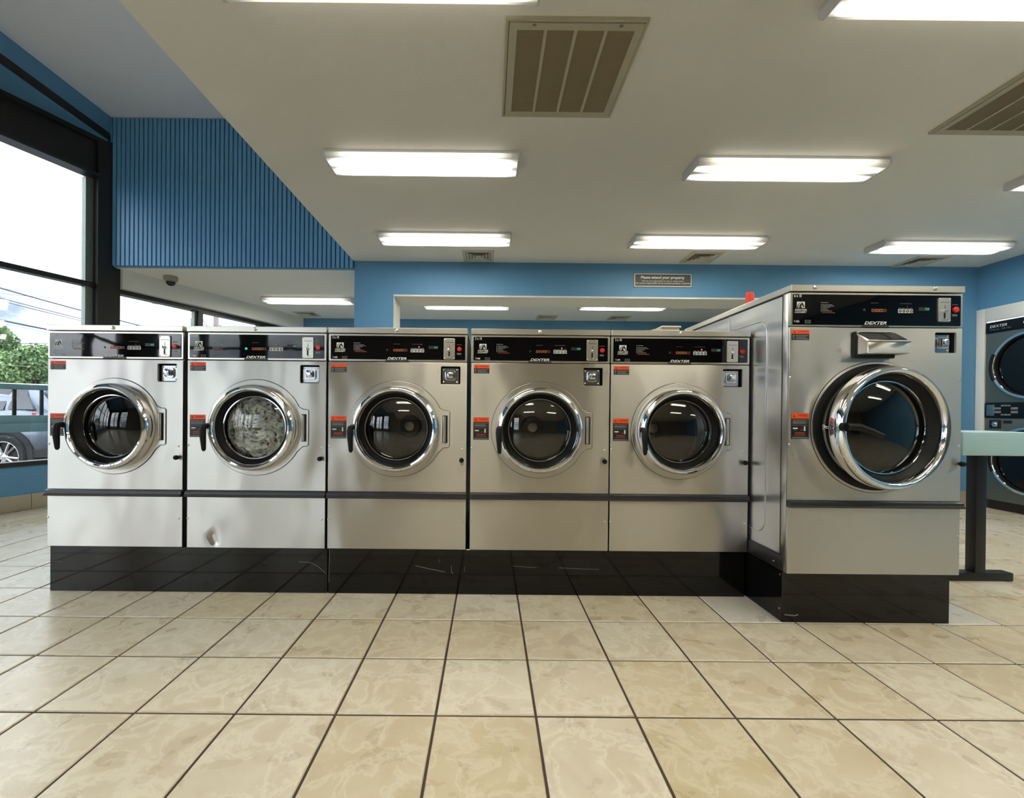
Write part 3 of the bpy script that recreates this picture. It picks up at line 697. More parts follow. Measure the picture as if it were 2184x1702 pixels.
    part('display', cp, M_lblack, lambda: plate(rrect(dd[0], dd[1], dd[2]-.003, dd[3]+.003), [], yp, .0005), K('di'))
    part('display_digits', cp, M_digit, lambda: text_mb(digits, dd[0]+.03, dd[1], dd[2], dd[3], yp-.0004, shear=.12, bold=.008), K('dg'))
    # coin slot and stop button
    k = D['coin']; kx, kz = (k[0]+k[1])/2, (k[2]+k[3])/2
    cs = part('coin_slot', t, M_steel_t, lambda: plate(rrect(k[0], k[1], k[2], k[3], .005, 3), [], -.009, .008, .0012), K('cs'))
    part('plate_line', cs, M_trim, lambda: strip_mb([(k[0]+.007, k[1]-.007, k[3]-.0225, k[3]-.0205), (kx-.0005, kx+.0015, kz-.008, kz+.022)], -.0096), K('pl'))
    for i, (sx, sz) in enumerate(((k[0]+.005, k[2]+.006), (k[1]-.005, k[2]+.006), (k[0]+.005, k[3]-.006), (k[1]-.005, k[3]-.006))):
        part('screw', cs, M_screw, lambda: screw_mb(sx, -.009, sz, .0035), K('cc%d' % i))
    part('return_slot', cs, M_hole, lambda: plate(rrect(kx-.005, kx+.003, kz-.042, kz-.014, .001, 1), [], -.0096, .001), K('rs'))
    part('coin_knob', cs, M_chrome, lambda: MB().lathe([(0, -.014), (.006, -.0125), (.0075, -.008), (.006, 0)], (kx-.004, -.009, kz-.006), n=16), K('ck'))
    part('coin_chute', cs, M_chrome, lambda: MB().box(kx-.010, kx+.008, -.017, -.009, kz-.046, kz-.042, bev=.001), K('ch'))
    rx, rz, rr = D['red']
    sb = part('stop_button', t, M_red, lambda: MB().lathe([(0, -.014), (rr*.8, -.0135), (rr, -.011), (rr, -.003)], (rx, 0, rz), n=24), K('sb'))
    part('button_print', sb, M_printr, lambda: strip_mb([(rx-.015, rx+.013, rz+.022, rz+.026)], yp), K('sp'))
    part('button_print', sb, M_printg, lambda: strip_mb([(rx-.014, rx+.010, rz-.025, rz-.021), (rx-.012, rx+.010, rz-.030, rz-.027)], yp), K('sp2'))
    # upper front sheet with the door opening and the lock opening
    ox, oz, R = D['door']; k = D['lock']; s = R/.258
    fp = part('front_panel', t, M_steel, lambda: plate(rrect(xl, xr, D['z_trim'], D['z_up'], .002, 2), [circ(ox, oz, .205*s, 64)[::-1], rrect(k[0], k[1], k[2], k[3], .006, 3)[::-1]], 0, .012, .0018), K('fp'))
    for i, (sx, sz) in enumerate(D['scr']): part('screw', fp, M_screw, lambda: screw_mb(sx, 0, sz, .0058), K('fs%d' % i))
    lp = part('lower_panel', t, M_steel, lambda: (dented_panel(xl, xr, D['z_low'], dent) if dent else plate(rrect(xl, xr, 0, D['z_low'], .002, 2), [], 0, .012, .0018)), K('lp')+('d' if dent else ''), label='dented lower steel panel' if dent else None)
    for i, (sx, sz) in enumerate(D['low']): part('screw', lp, M_screw, lambda: screw_mb(sx, 0, sz, .0058), K('lw%d' % i))
    part('trim_strip', t, M_trim, lambda: MB().prism([(.004, D['z_low']+.001), (-.020, D['z_low']+.001), (-.022, D['z_low']+.006), (-.022, D['z_low']+.012), (-.017, D['z_low']+.014), (-.015, D['z_trim']-.006), (-.006, D['z_trim']-.001), (.004, D['z_trim']-.001)], xl-.002, xr+.003, 'yz'), K('ts'))
    kx, kz = D['knob']
    part('knob', t, M_blackrub, lambda: MB().lathe([(0, -.03), (.008, -.029), (.0125, -.022), (.0125, -.012), (.008, -.006), (.006, 0)], (kx, 0, kz), n=20), K('kn'))
    # door lock in its recess
    lx, lz = (k[0]+k[1])/2, (k[2]+k[3])/2
    def recess():
        m = MB(); e = .004; x0, x1, z0, z1 = k[0]-.001, k[1]+.001, k[2]-.001, k[3]+.001
        m.box(x0-e, x0, .004, .045, z0-e, z1+e); m.box(x1, x1+e, .004, .045, z0-e, z1+e); m.box(x0, x1, .004, .045, z0-e, z0); m.box(x0, x1, .004, .045, z1, z1+e); m.box(x0-e, x1+e, .045, .049, z0-e, z1+e)
        return m
    lk = part('lock_recess', t, M_hole, recess, K('lr'))
    part('lock_plate', lk, M_lockm, lambda: plate(rrect(k[0]+.004, k[1]-.010, k[2]+.004, k[3]-.007, .003, 2), [], .022, .004, .0008), K('lpl'))
    for i, (sx, sz) in enumerate(((k[0]+.012, k[2]+.013), (k[1]-.019, k[2]+.013), (k[0]+.012, k[3]-.015), (k[1]-.019, k[3]-.015))):
        part('bolt', lk, M_screw, lambda: screw_mb(sx, .022, sz, .0055), K('lb%d' % i))
    part('lock_collar', lk, M_chrome, lambda: plate(rrect(lx-.031, lx+.025, lz-.026, lz+.029, .012, 4), [rrect(lx-.026, lx+.020, lz-.021, lz+.024, .009, 4)[::-1]], .012, .010, .0015), K('lc'))
    part('lock_barrel', lk, M_chrome, lambda: MB().box(lx-.019, lx+.014, -.006, .022, lz-.014, lz+.018, bev=.005).lathe([(0, -.003), (.007, -.003), (.009, 0), (.009, .004)], (lx-.002, -.006, lz+.001), n=16), K('lbr'))
    # warning labels
    for nm, q, f, kk in (('a', D['lab1'], .40, 0), ('b', D['lab2'], .21, 1)):
        wl = part('warning_label', t, M_lblack, lambda: plate(rrect(*q, .002, 2), [], -.0008, .0012), K('wl'+nm))
        zh = q[3]-(q[3]-q[2])*f; x0, x1 = q[0], q[1]; wd = x1-x0
        part('label_header', wl, M_orange, lambda: plate(rrect(x0, x1, zh, q[3], .002, 2), [], -.0012, .0012), K('lh'+nm))
        zm, zt = (zh+q[3])/2, (q[3]-zh)
        part('lettering', wl, M_orangedk, lambda: text_mb('WARNING', x0+wd*.36, x1-wd*.12, zm-.1*zt, zm+.25*zt, -.0015, bold=.02), K('lt'+nm))
        part('warning_triangle', wl, M_orangedk, lambda: MB().prism([(x0+wd*.08, zm-.28*zt), (x0+wd*.24, zm-.28*zt), (x0+wd*.16, zm+.3*zt)], -.0015, -.0012), K('lg'+nm))
        def prn():
            if not kk:
                h = zh-q[2]; return strip_mb([(x0+wd*f0, x0+wd*f1, q[2]+h*a0, q[2]+h*a1) for f0, f1, a0, a1 in ((.22, .95, .66, .8), (.24, .82, .40, .52), (.24, .95, .14, .28), (.06, .15, .5, .82), (.05, .16, .2, .36))], -.0014)
            h = zh-q[2]; return strip_mb([(x0+wd*f0, x0+wd*f1, q[2]+h*a0, q[2]+h*a1) for f0, f1, a0, a1 in ((.06, .94, .91, .94), (.08, .8, .84, .87), (.07, .93, .79, .82), (.08, .8, .74, .77), (.05, .95, .665, .68), (.05, .95, .065, .10), (.05, .95, .03, .05), (.16, .82, .18, .20), (.17, .3, .43, .445), (.52, .7, .43, .445))], -.0014)
        part('label_print', wl, M_printg, prn, K('lp'+nm))
        if kk:
            h = zh-q[2]
            part('label_print', wl, M_print, lambda: strip_mb([(x0+wd*.10, x0+wd*.36, q[2]+h*.49, q[2]+h*.55), (x0+wd*.72, x0+wd*.80, q[2]+h*.40, q[2]+h*.62)], -.0014), K('lq'))
            part('label_print', wl, M_orangedk, lambda: strip_mb([(x0+wd*.22, x0+wd*.78, q[2]+h*.25, q[2]+h*.335)], -.0014), K('lo'))
    # door surround with its hinge tab
    hx, hz = D['hinge']
    a1 = math.asin((hz+.013)/R)
    outl = lambda e: circ(ox, oz, R+e, 72, a1, 2*PI-a1)+[(hx-.034, oz-hz-.004-e), (hx-.026, oz-hz-e), (hx-.010, oz-hz-e), (hx-.003+e, oz-hz+.003), (hx+e, oz-hz+.010), (hx+e, oz+hz-.010), (hx-.003+e, oz+hz-.003), (hx-.010, oz+hz+e), (hx-.026, oz+hz+e), (hx-.034, oz+hz+.004+e)]
    part('surround_shadow_gap', t, M_hole, lambda: plate(outl(.0022), [circ(ox, oz, .205*s, 64)[::-1]], -.0010, .0012), K('sg'))
    ds = part('door_surround', t, M_steel, lambda: plate(outl(0), [circ(ox, oz, .203*s, 64)[::-1]], -.005, .005, .0018), K('ds'))
    if big: part('opening_rubber', ds, M_blackrub, lambda: MB().lathe([(R-.010, -.0052), (R-.014, -.0075), (.215*s, -.0075), (.206*s, .004)], (ox, 0, oz), n=72), K('opr'))
    part('hinge_recess', ds, M_hole, lambda: plate(rrect(hx-.038, hx-.010, oz-.074, oz+.074, .002, 1), [], -.0056, .001), K('hr'))
    part('hinge', t, M_steel_t, lambda: MB().cyl((hx-.027, -.012, oz-.070), 'z', .0085, .026, 16).cyl((hx-.027, -.012, oz-.043), 'z', .0085, .054, 16).cyl((hx-.027, -.012, oz+.012), 'z', .0085, .058, 16), K('hi'))
    # drum
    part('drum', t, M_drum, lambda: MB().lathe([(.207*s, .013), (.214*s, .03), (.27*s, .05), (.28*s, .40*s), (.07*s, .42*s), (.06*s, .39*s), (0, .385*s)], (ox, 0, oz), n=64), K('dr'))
    part('drum_boss', t, M_steel_t, lambda: MB().lathe([(0, -.012), (.028, -.01), (.034, 0)], (ox, .385*s, oz), n=24), K('db'))
    part('seal', t, M_blackrub, lambda: MB().lathe([(.203*s, -.004), (.203*s, .012), (.196*s, .016), (.19*s, .0), (.196*s, -.004)], (ox, 0, oz), n=64, close=True), K('se'))
    # the door itself turns about its hinge
    px = hx-.022
    rim = [(.222, -.006), (.229, -.010), (.2312, -.024), (.2305, -.042), (.2255, -.058), (.2175, -.068), (.2085, -.0715), (.201, -.0695), (.196, -.063), (.1935, -.054), (.1925, -.042), (.190, -.034)]
    if big: rim = [(.228, -.004), (.2345, -.008), (.2368, -.02), (.2368, -.046), (.2345, -.060), (.229, -.070), (.2225, -.0745), (.2155, -.073), (.2095, -.067), (.2065, -.057), (.205, -.046), (.204, -.04)]
    lo = [(r*s, y) for r, y in rim]
    dr = part('door', t, M_chrome, lambda: MB().lathe(lo, (ox-px, 0, oz), n=96), K('do'))
    dr.location = (px, 0, 0); dr.rotation_euler = (0, 0, ajar)
    gr = (.178 if big else .166)*s
    part('gasket', dr, M_blackrub, lambda: MB().lathe([((.2045 if big else .1915)*s, -.046), ((.200 if big else .1885)*s, -.034), (gr+.007, -.012), (gr+.004, -.008), (gr+.004, .006), (.2*s, .010 if not big else .004), (.222*s, -.005)], (ox-px, 0, oz), n=72), K('ga'))
    part('glass_rim', dr, M_chrome, lambda: MB().lathe([(gr+.005, -.012), (gr+.003, -.0165), (gr-.001, -.0165), (gr-.002, -.011)], (ox-px, 0, oz), n=72), K('gr'))
    dome = [(gr*math.sin(a_), -.012-.036*s*(math.cos(a_)-0)) for a_ in [PI/2*i/12 for i in range(13)]]
    part('glass', dr, M_doorglass, lambda: MB().lathe([(gr*i/16, -.012-.034*s*(1-(i/16)**2)) for i in range(17)], (ox-px, 0, oz), n=72), K('gs'))
    lxh = ox-px-(.2245 if big else .218)*s
    if not big:
        def hand():
            m = MB().cyl((lxh, -.060, oz+.008), 'y', .015, -.018, 16)
            return m.tube([(lxh, -.062, oz+.008), (lxh, -.086, oz+.010), (lxh-.001, -.099, oz+.006), (lxh-.002, -.104, oz-.012), (lxh-.001, -.104, oz-.045), (lxh+.001, -.102, oz-.085), (lxh+.002, -.101, oz-.112), (lxh+.002, -.101, oz-.121)], .014, 14, [.010, .0115, .0155, .0165, .0150, .0125, .0105, .005])
        part('handle', dr, M_handle, hand, K('ha'))
    else:
        def hand():
            m = MB().cyl((lxh, -.066, oz+.004), 'y', .020, -.022, 16)
            return m.tube([(lxh-.002, -.088, oz+.006), (lxh+.045, -.100, oz+.004), (lxh+.10, -.112, oz-.018), (lxh+.138, -.120, oz-.034)], .015, 12, [.016, .017, .0145, .012])
        part('handle', dr, M_handle, hand, K('ha'))
        part('latch_pin', dr, M_screw, lambda: MB().cyl((lxh-.003, -.006, oz-.002), 'y', .008, .03, 12).box(lxh-.014, lxh+.008, .012, .024, oz-.016, oz+.012, bev=.002), K('lpn'))
    return t

def dented_panel(xl, xr, z1, dent):
    nx, nz = 90, 34; m = MB(); vs = []
    for j in range(nz+1):
        for i in range(nx+1):
            x = xl+(xr-xl)*i/nx; z = z1*j/nz; y = 0.0
            for (dx, dz, r, d) in dent: y += d*math.exp(-((x-dx)**2+((z-dz)*.8)**2)/(r*r))
            vs.append((x, y, z))
    fs = [(j*(nx+1)+i, j*(nx+1)+i+1, (j+1)*(nx+1)+i+1, (j+1)*(nx+1)+i) for j in range(nz) for i in range(nx)]
    m.add(vs, fs); m.box(xl, xr, .010, .012, 0, z1)
    m.box(xl, xl+.002, .0, .010, 0, z1); m.box(xr-.002, xr, .0, .010, 0, z1); return m

W = []
W.append(washer('washing_machine', 'stainless front-loading washer at the left end of the row, empty, next to the window', (-1.848, PANEL_Y, Z0), SMALL, 'sm'))
W[0].scale = (.975, 1, 1)
W.append(washer('washing_machine', 'running stainless washer with soapy white laundry in its door and a dented lower panel', (-1.0865, PANEL_Y, Z0), SMALL, 'sm', on_green=True, dent=[(-.235, .062, .022, .012), (-.222, .03, .015, .010), (-.245, .085, .02, -.003)]))
W.append(washer('washing_machine', 'empty stainless washer in the middle of the row, just right of the running one', (-.327, PANEL_Y, Z0), SMALL, 'sm', on_led=1))
W.append(washer('washing_machine', 'empty stainless washer, second from the tall washer, between third and last short washers', (.442, PANEL_Y, Z0), SMALL, 'sm', on_led=1))
W.append(washer('washing_machine', 'empty stainless short washer standing directly against the tall washer', (1.196, PANEL_Y, Z0), SMALL, 'sm', on_led=1))
bigw = washer('washing_machine', 'tall large stainless washer at right end with soap box and door slightly ajar', (1.985, -.03, .247), BIG, 'big', ajar=math.radians(6), digits='900')

# extras of the tall washer: soap dispenser, embossed side, foot rail
sd = part('soap_dispenser', bigw, M_steel, lambda: MB().hexa([(-.102, -.075, 1.033), (.091, -.075, 1.033), (.091, 0, 1.033), (-.102, 0, 1.033), (-.102, -.075, 1.090), (.091, -.075, 1.090), (.091, 0, 1.139), (-.102, 0, 1.139)], bev=.003))
part('dispenser_gap', sd, M_hole, lambda: B(-.106, .075, -.02, 0, 1.018, 1.036, bev=.006))
part('dispenser_gap', sd, M_hole, lambda: B(-.109, -.101, -.012, 0, 1.02, 1.142))
def lidq(x0, x1): return MB().hexa([(x0, -.068, 1.0955), (x1, -.068, 1.0955), (x1, -.008, 1.1345), (x0, -.008, 1.1345), (x0, -.068, 1.0985), (x1, -.068, 1.0985), (x1, -.008, 1.1375), (x0, -.008, 1.1375)])
part('dispenser_lid', sd, M_trim, lambda: lidq(-.090, .012)); part('dispenser_lid', sd, M_trim, lambda: lidq(.019, .083))
part('dispenser_edge', sd, M_steel_t, lambda: MB().box(-.104, .093, -.080, -.073, 1.085, 1.092, bev=.002).box(-.08, .07, -.012, 0, 1.139, 1.145, bev=.002))
xs = -.4035
def emboss():
    P = [(.175, .21), (.175, 1.165)]+[(.245-.07*math.cos(a), 1.165+.07*math.sin(a)) for a in [PI/2*i/6 for i in range(7)]]+[(.75, 1.235), (.75, .14)]+[(.245-.07*math.sin(a), .21-.07*math.cos(a)) for a in [PI/2*i/6 for i in range(7)]]
    return MB().tube([(xs, y, z) for y, z in P]+[(xs, .175, .22)], .0035, 8)
part('side_emboss', bigw, M_steel_s, emboss)
part('side_seam', bigw, M_print, lambda: B(xs-.001, xs+.002, .525, .532, .06, 1.326))
part('corner_post', bigw, M_steel_s, lambda: B(xs-.003, xs+.001, .012, .05, .0, 1.326, bev=.001))
part('corner_seam', bigw, M_hole, lambda: B(xs-.0035, xs, .0515, .0545, .0, 1.326))
fr = part('foot_rail', bigw, M_blkpow, lambda: B(xs-.008, xs, .03, 1.0, .002, .075, bev=.001))
part('screw', fr, M_screw, lambda: MB().lathe([(0, -.004), (.004, -.003), (.005, 0)], (xs-.008, .09, .03), n=10, axis='x'))
part('lid_seam', bigw, M_hole, lambda: B(xs-.001, xs+.002, .02, 1.1, 1.322, 1.331))

# laundry tumbling in the second washer: folds pressed against the glass
def laundry():
    b = bmesh.new(); bmesh.ops.create_icosphere(b, subdivisions=6, radius=1)
    from mathutils import noise
    for v in b.verts:
        d = v.co.normalized(); a = math.atan2(d.z, d.x); r = math.hypot(d.x, d.z)
        sw = a+1.1*r
        q = Vector((math.cos(sw)*r*2.0, d.y*2, math.sin(sw)*r*5.0))
        h = abs(noise.noise(q*1.6))+.5*abs(noise.noise(q*3.4+Vector((3, 1, 8))))
        p = d*(1+.0*h); v.co = Vector((p.x*.2, p.y*.10*(1.0-.9*h*(1 if d.y < 0 else 0)), p.z*.2))
    return MB().bm(b)
lm = bpy.data.materials.new('soapy_laundry'); lm.use_nodes = True
t_ = lm.node_tree; b_ = t_.nodes['Principled BSDF']; tc_ = t_.nodes.new('ShaderNodeTexCoord'); mp_ = t_.nodes.new('ShaderNodeMapping'); n_ = t_.nodes.new('ShaderNodeTexNoise'); c_ = t_.nodes.new('ShaderNodeValToRGB')
mp_.inputs['Rotation'].default_value = (0, .7, 0); mp_.inputs['Scale'].default_value = (17, 12, 6)
n_.inputs['Scale'].default_value = 1.0; n_.inputs['Detail'].default_value = 6; n_.inputs['Distortion'].default_value = 2.2
c_.color_ramp.elements[0].position = .36; c_.color_ramp.elements[0].color = (.03, .033, .035, 1); c_.color_ramp.elements[1].position = .50; c_.color_ramp.elements[1].color = (.88, .91, .88, 1)
t_.links.new(tc_.outputs['Object'], mp_.inputs[0]); t_.links.new(mp_.outputs[0], n_.inputs[0]); t_.links.new(n_.outputs['Fac'], c_.inputs[0]); t_.links.new(c_.outputs[0], b_.inputs['Base Color'])
b_.inputs['Roughness'].default_value = .5
lo = tag(part('laundry', None, lm, laundry), 'soapy white laundry churning behind the door glass of the running washer', 'laundry')
lo.location = (-1.09, PANEL_Y+.088, Z0+.6505)

# ---------------------------------------------------------------- things around the machines
t = thing('red_cap', 'red plastic cap standing on top of the tall washer', 'cap', (1.700, .50, Z0-.003+1.360))
part('shell', t, M_redcap, lambda: MB().lathe([(0, 0), (.028, 0), (.0265, .012), (.0235, .078), (.022, .1), (.018, .108), (0, .109)], axis='z', n=28))
part('rim', t, M_redcap, lambda: MB().lathe([(.028, 0), (.031, .002), (.031, .016), (.027, .018)], axis='z', n=28))
t = thing('utility_box', 'cream utility box rising behind the last short washer beside the tall one', 'box', (1.50, 1.42, 0))
part('case', t, M_cream, lambda: MB().prism([(-.28, 0), (.13, 0), (.13, 1.655), (.05, 1.655), (-.07, 1.645), (-.28, 1.55)], -.12, .12, 'xz'))
part('cap', t, M_cream, lambda: B(-.01, .14, -.13, .13, 1.655, 1.670, bev=.003))

t = thing('standpipe', 'cream standpipe with black hose in the gap between third and fourth washers', 'pipe', (.012, 1.36, 0))
part('pipe', t, M_cream, lambda: MB().cyl((0, 0, 0), 'z', .024, 1.51, 16).cyl((0, 0, 1.40), 'z', .030, .06, 16))
part('hose', t, M_blackrub, lambda: MB().tube([(.032, -.04, 0), (.030, -.04, 1.25), (.012, -.04, 1.48), (-.004, -.035, 1.54), (-.006, -.01, 1.53), (0, 0, 1.49)], .008, 8))
# folding table on a T leg
t = thing('folding_table', 'pale teal topped table on a black T-shaped leg beside the tall washer', 'table', (3.150, .553, 0))
part('table_top', t, M_teal, lambda: B(-.232, .226, -.02, .28, .768, .905, bev=.006))
part('leg', t, M_blkpow, lambda: B(-.033, .030, .085, .145, .048, .768, bev=.003))
part('foot', t, M_blkpow, lambda: B(-.24, .198, .082, .148, 0, .050, bev=.006))
t.location = (3.150, .47, 0)

# stacked dryer in its white surround on the right wall
t = thing('dryer_surround', 'white frame built round the stacked dryer on the right wall', 'frame', (XR, 2.3, 0))
def surround():
    y0, y1 = 1.78-2.3, 2.795-2.3
    return MB().box(-.03, -.0005, y1-.085, y1, 0, 2.165, bev=.002).box(-.03, -.0005, y0, y0+.085, 0, 2.165, bev=.002).box(-.03, -.0005, y0+.085, y1-.085, 2.02, 2.165, bev=.002)
part('panel', t, M_white, surround)
dy = thing('stacked_dryer', 'dark grey double-stack dryer with two round doors in a white frame', 'dryer', (XR-.02, 2.288, 0))
# own frame: x into the wall, y along it (+y = away from viewer), z up
hw = .418
part('cabinet', dy, M_drygrey, lambda: B(.012, .9, -hw, hw, .095, 2.008))
part('base_panel', dy, M_blkpow, lambda: B(.03, .9, -hw, hw, 0, .10))
for z0, z1, nm in ((1.142, 1.886, 'front_panel'), (.10, .972, 'front_panel')):
    part(nm, dy, M_drygrey, lambda: B(0, .012, -hw, hw, z0, z1, bev=.002))
tp = part('header_panel', dy, M_gloss, lambda: B(-.004, .012, -hw, hw, 1.890, 2.006, bev=.001))
mp_ = part('control_panel', dy, M_gloss, lambda: B(-.004, .012, -hw, hw, .976, 1.138, bev=.001))
def side_text(s, y0, y1, z0, z1, x, shear=0, bold=0):
    m = text_mb(s, 0, y1-y0, z0, z1, 0, shear, bold); m.v = [(x, y1-p[0], p[2]) for p in m.v]; return m
part('brand_lettering', tp, M_print, lambda: side_text('DEXTER', hw-.20, hw-.04, 1.945, 1.972, -.0052, .3, .01))
part('brand_lettering', tp, M_printg, lambda: side_text('STACK  DRYER', hw-.24, hw-.04, 1.916, 1.930, -.0052, .0))
part('brand_lettering', tp, M_print, lambda: side_text('DEXTER', -.08, .08, 1.945, 1.972, -.0052, .3, .01))
part('coin_plate', mp_, M_lockm, lambda: B(-.008, -.004, hw-.095, hw-.022, 1.000, 1.118, bev=.001))
def petals():
    m = MB(); cy = hw-.20
    for i in range(3): m.box(-.0065, -.004, cy-.042+.03*i, cy-.042+.026+.03*i, 1.100, 1.116).box(-.0065, -.004, cy-.042+.03*i, cy-.042+.026+.03*i, 1.004, 1.020)
    for sg in (1, -1):
        m.box(-.0065, -.004, cy+sg*.075-.03, cy+sg*.075+.03, 1.066, 1.090).box(-.0065, -.004, cy+sg*.075-.03, cy+sg*.075+.03, 1.028, 1.052)
    return m
part('button', mp_, M_printg, petals)
lk = part('lock_plate', dy, M_hole, lambda: B(-.003, .004, hw-.155, hw-.045, .865, .955, bev=.001))
part('lock_barrel', lk, M_chrome, lambda: MB().box(-.008, -.003, hw-.125, hw-.08, .882, .938, bev=.002).lathe([(.014, 0), (.013, -.022), (0, -.024)], (-.008, hw-.103, .91), axis='x', n=16))
part('notice_plate', dy, M_lblack, lambda: B(-.003, .002, hw-.25, hw-.175, .92, .952, bev=.001))
for zc in (1.515, .545):
    d = part('door', dy, M_chrome, lambda: MB().lathe([(.350, 0), (.352, -.02), (.342, -.038), (.328, -.044), (.316, -.040), (.312, -.03)], (0, -.005, zc), axis='x', n=72))
    part('gasket', d, M_blackrub, lambda: MB().lathe([(.314, -.034), (.306, -.03), (.300, -.012), (.296, 0)], (0, -.005, zc), axis='x', n=64))
    part('glass', d, M_dryglass, lambda: MB().lathe([(.300*i/12, -.008-.03*(1-(i/12)**2)) for i in range(13)], (0, -.005, zc), axis='x', n=64))
    part('inner_bowl', d, M_hole, lambda: MB().lathe([(.302, -.0006), (0, -.0005)], (0, -.005, zc), axis='x', n=48))
    part('handle', d, M_handle, lambda: MB().tube([(-.03, -.005+.338*math.cos(a), zc+.338*math.sin(a)) for a in [math.radians(-24+48*i/10) for i in range(11)]], .022, 10))

# ---------------------------------------------------------------- outside the storefront
GZ = -.115
struct('ground', M_asphalt, MB().prism([(wall_x(-7.1)-.17, -7.15), (wall_x(5.6)-.17, 5.6), (wall_x(5.6)-.17, 90), (-120, 90), (-120, -40), (7, -40), (7, -7.15)], GZ-.1, GZ, 'xy'))
# guard rail
t = thing('guard_rail', 'teal painted guard rail standing outside behind the left window', 'railing', (0, 0, 0))
rb = lambda s0, s1, t0, t1, z0, z1: wb(s0, s1, t0, t1, z0, z1, bev=.004)
part('top_rail', t, M_rail, lambda: rb(-6, .3, -.36, -.29, 1.172, 1.226))
part('wide_rail', t, M_rail, lambda: rb(-6, .3, -.345, -.305, .826, .912))
part('ledge_rail', t, M_rail, lambda: rb(-6, .3, -.375, -.275, .742, .828))
for k in range(26):
    s = -.415-.21*k
    part('baluster', t, M_frame, lambda: rb(s-.018, s+.012, -.335, -.315, .905, 1.175))
for s in (-6, -4, -2.3, .26):
    part('post', t, M_rail, lambda: rb(s, s+.06, -.355, -.295, GZ, .80))
# parked car, rear wheel in view
cx, cy = -7.26, 4.70
car = thing('car', 'silver-blue car parked outside beyond the guard rail, rear end in view', 'car', (cx, cy, GZ))
def loft(stations, m=None):
    # stations: x, list of (y, z) half-section from sill up to roof middle
    mb = MB(); n = len(stations[0][1]); vs = []
    for x, sec in stations:
        ring = [(x, -y, z) for y, z in sec]+[(x, y, z) for y, z in reversed(sec)]
        vs += [(a, b+.86, c) for a, b, c in ring]
    k = 2*n; fs = []
    for i in range(len(stations)-1):
        for j in range(k): fs.append((i*k+j, (i+1)*k+j, (i+1)*k+(j+1) % k, i*k+(j+1) % k))
    fs.append(tuple(range(k))); fs.append(tuple((len(stations)-1)*k+j for j in range(k-1, -1, -1)))
    return mb.add(vs, fs)
sec = lambda b, m_, t_, w0=.80, w1=.87, w2=.82: [(w0, b), (w1-.01, b+.18), (w1, (b+m_)/2+.05), (w1-.03, m_-.03), (w2, m_), (0, m_+t_)]
body = [(-3.75, sec(.36, .62, .02, .5, .58, .5)), (-3.62, sec(.24, .72, .03, .7, .78, .7)), (-3.2, sec(.2, .82, .04)), (-2.2, sec(.2, .96, .04)), (-1.2, sec(.2, 1.0, .02)), (-.2, sec(.2, 1.03, .02)), (.40, sec(.26, 1.04, .02)), (.64, sec(.32, 1.0, .02, .76, .83, .76)), (.74, sec(.38, .88, .01, .66, .74, .66))]
part('body', car, M_car, lambda: loft(body), None).data.shade_smooth()
gsec = lambda zb, zt, wb_, wt: [(wb_, zb), (wb_*.6+wt*.4+.01, zb+(zt-zb)*.5), (wt+.02, zt-.04), (wt-.06, zt), (0, zt+.015)]
gh = [(-2.15, gsec(.98, 1.0, .80, .76)), (-1.35, gsec(1.0, 1.42, .82, .64)), (-.7, gsec(1.0, 1.50, .82, .64)), (0, gsec(1.0, 1.48, .82, .63)), (.22, gsec(1.0, 1.42, .81, .62)), (.62, gsec(.98, 1.02, .76, .70))]
part('roof', car, M_car, lambda: loft(gh))
def swin():
    m = MB()
    for sy in (-1, 1):
        for pl_ in ([(-1.85, 1.06), (-.98, 1.06), (-.98, 1.43), (-1.32, 1.40)], [(-.90, 1.06), (-.1, 1.06), (-.1, 1.43), (-.90, 1.45)], [(-.04, 1.07), (.36, 1.07), (.10, 1.40), (-.04, 1.42)]):
            yy = lambda z: .86+sy*(.845-(z-1.0)*.40)
            P = [(x, yy(z), z) for x, z in pl_]; Q = [(x, yy(z)-sy*.05, z) for x, z in pl_]
            m.add(P+Q, [(0, 1, 2, 3), (7, 6, 5, 4)]+[(i, (i+1) % 4, 4+(i+1) % 4, 4+i) for i in range(4)])
    return m
part('side_window', car, M_carglass, swin)
part('rear_window', car, M_carglass, lambda: MB().hexa([(.28, .86-.58, 1.40), (.60, .86-.66, 1.06), (.60, .86+.66, 1.06), (.28, .86+.58, 1.40), (.30, .86-.58, 1.415), (.63, .86-.66, 1.07), (.63, .86+.66, 1.07), (.30, .86+.58, 1.415)]))
for sy in (-1, 1):
    part('tail_lamp', car, M_tail, lambda: MB().hexa([(.40, .86+sy*.83, .95), (.72, .86+sy*.66, .93), (.72, .86+sy*.70, .93), (.40, .86+sy*.865, .95), (.38, .86+sy*.82, 1.02), (.69, .86+sy*.66, 1.01), (.69, .86+sy*.70, 1.01), (.38, .86+sy*.855, 1.02)]))
part('bumper', car, M_arch, lambda: loft([(.30, [(.80, .24), (.885, .32), (.885, .44), (.80, .48), (0, .48)]), (.66, [(.78, .28), (.86, .34), (.86, .46), (.76, .5), (0, .5)]), (.80, [(.6, .32), (.7, .36), (.7, .46), (.6, .5), (0, .5)])]))
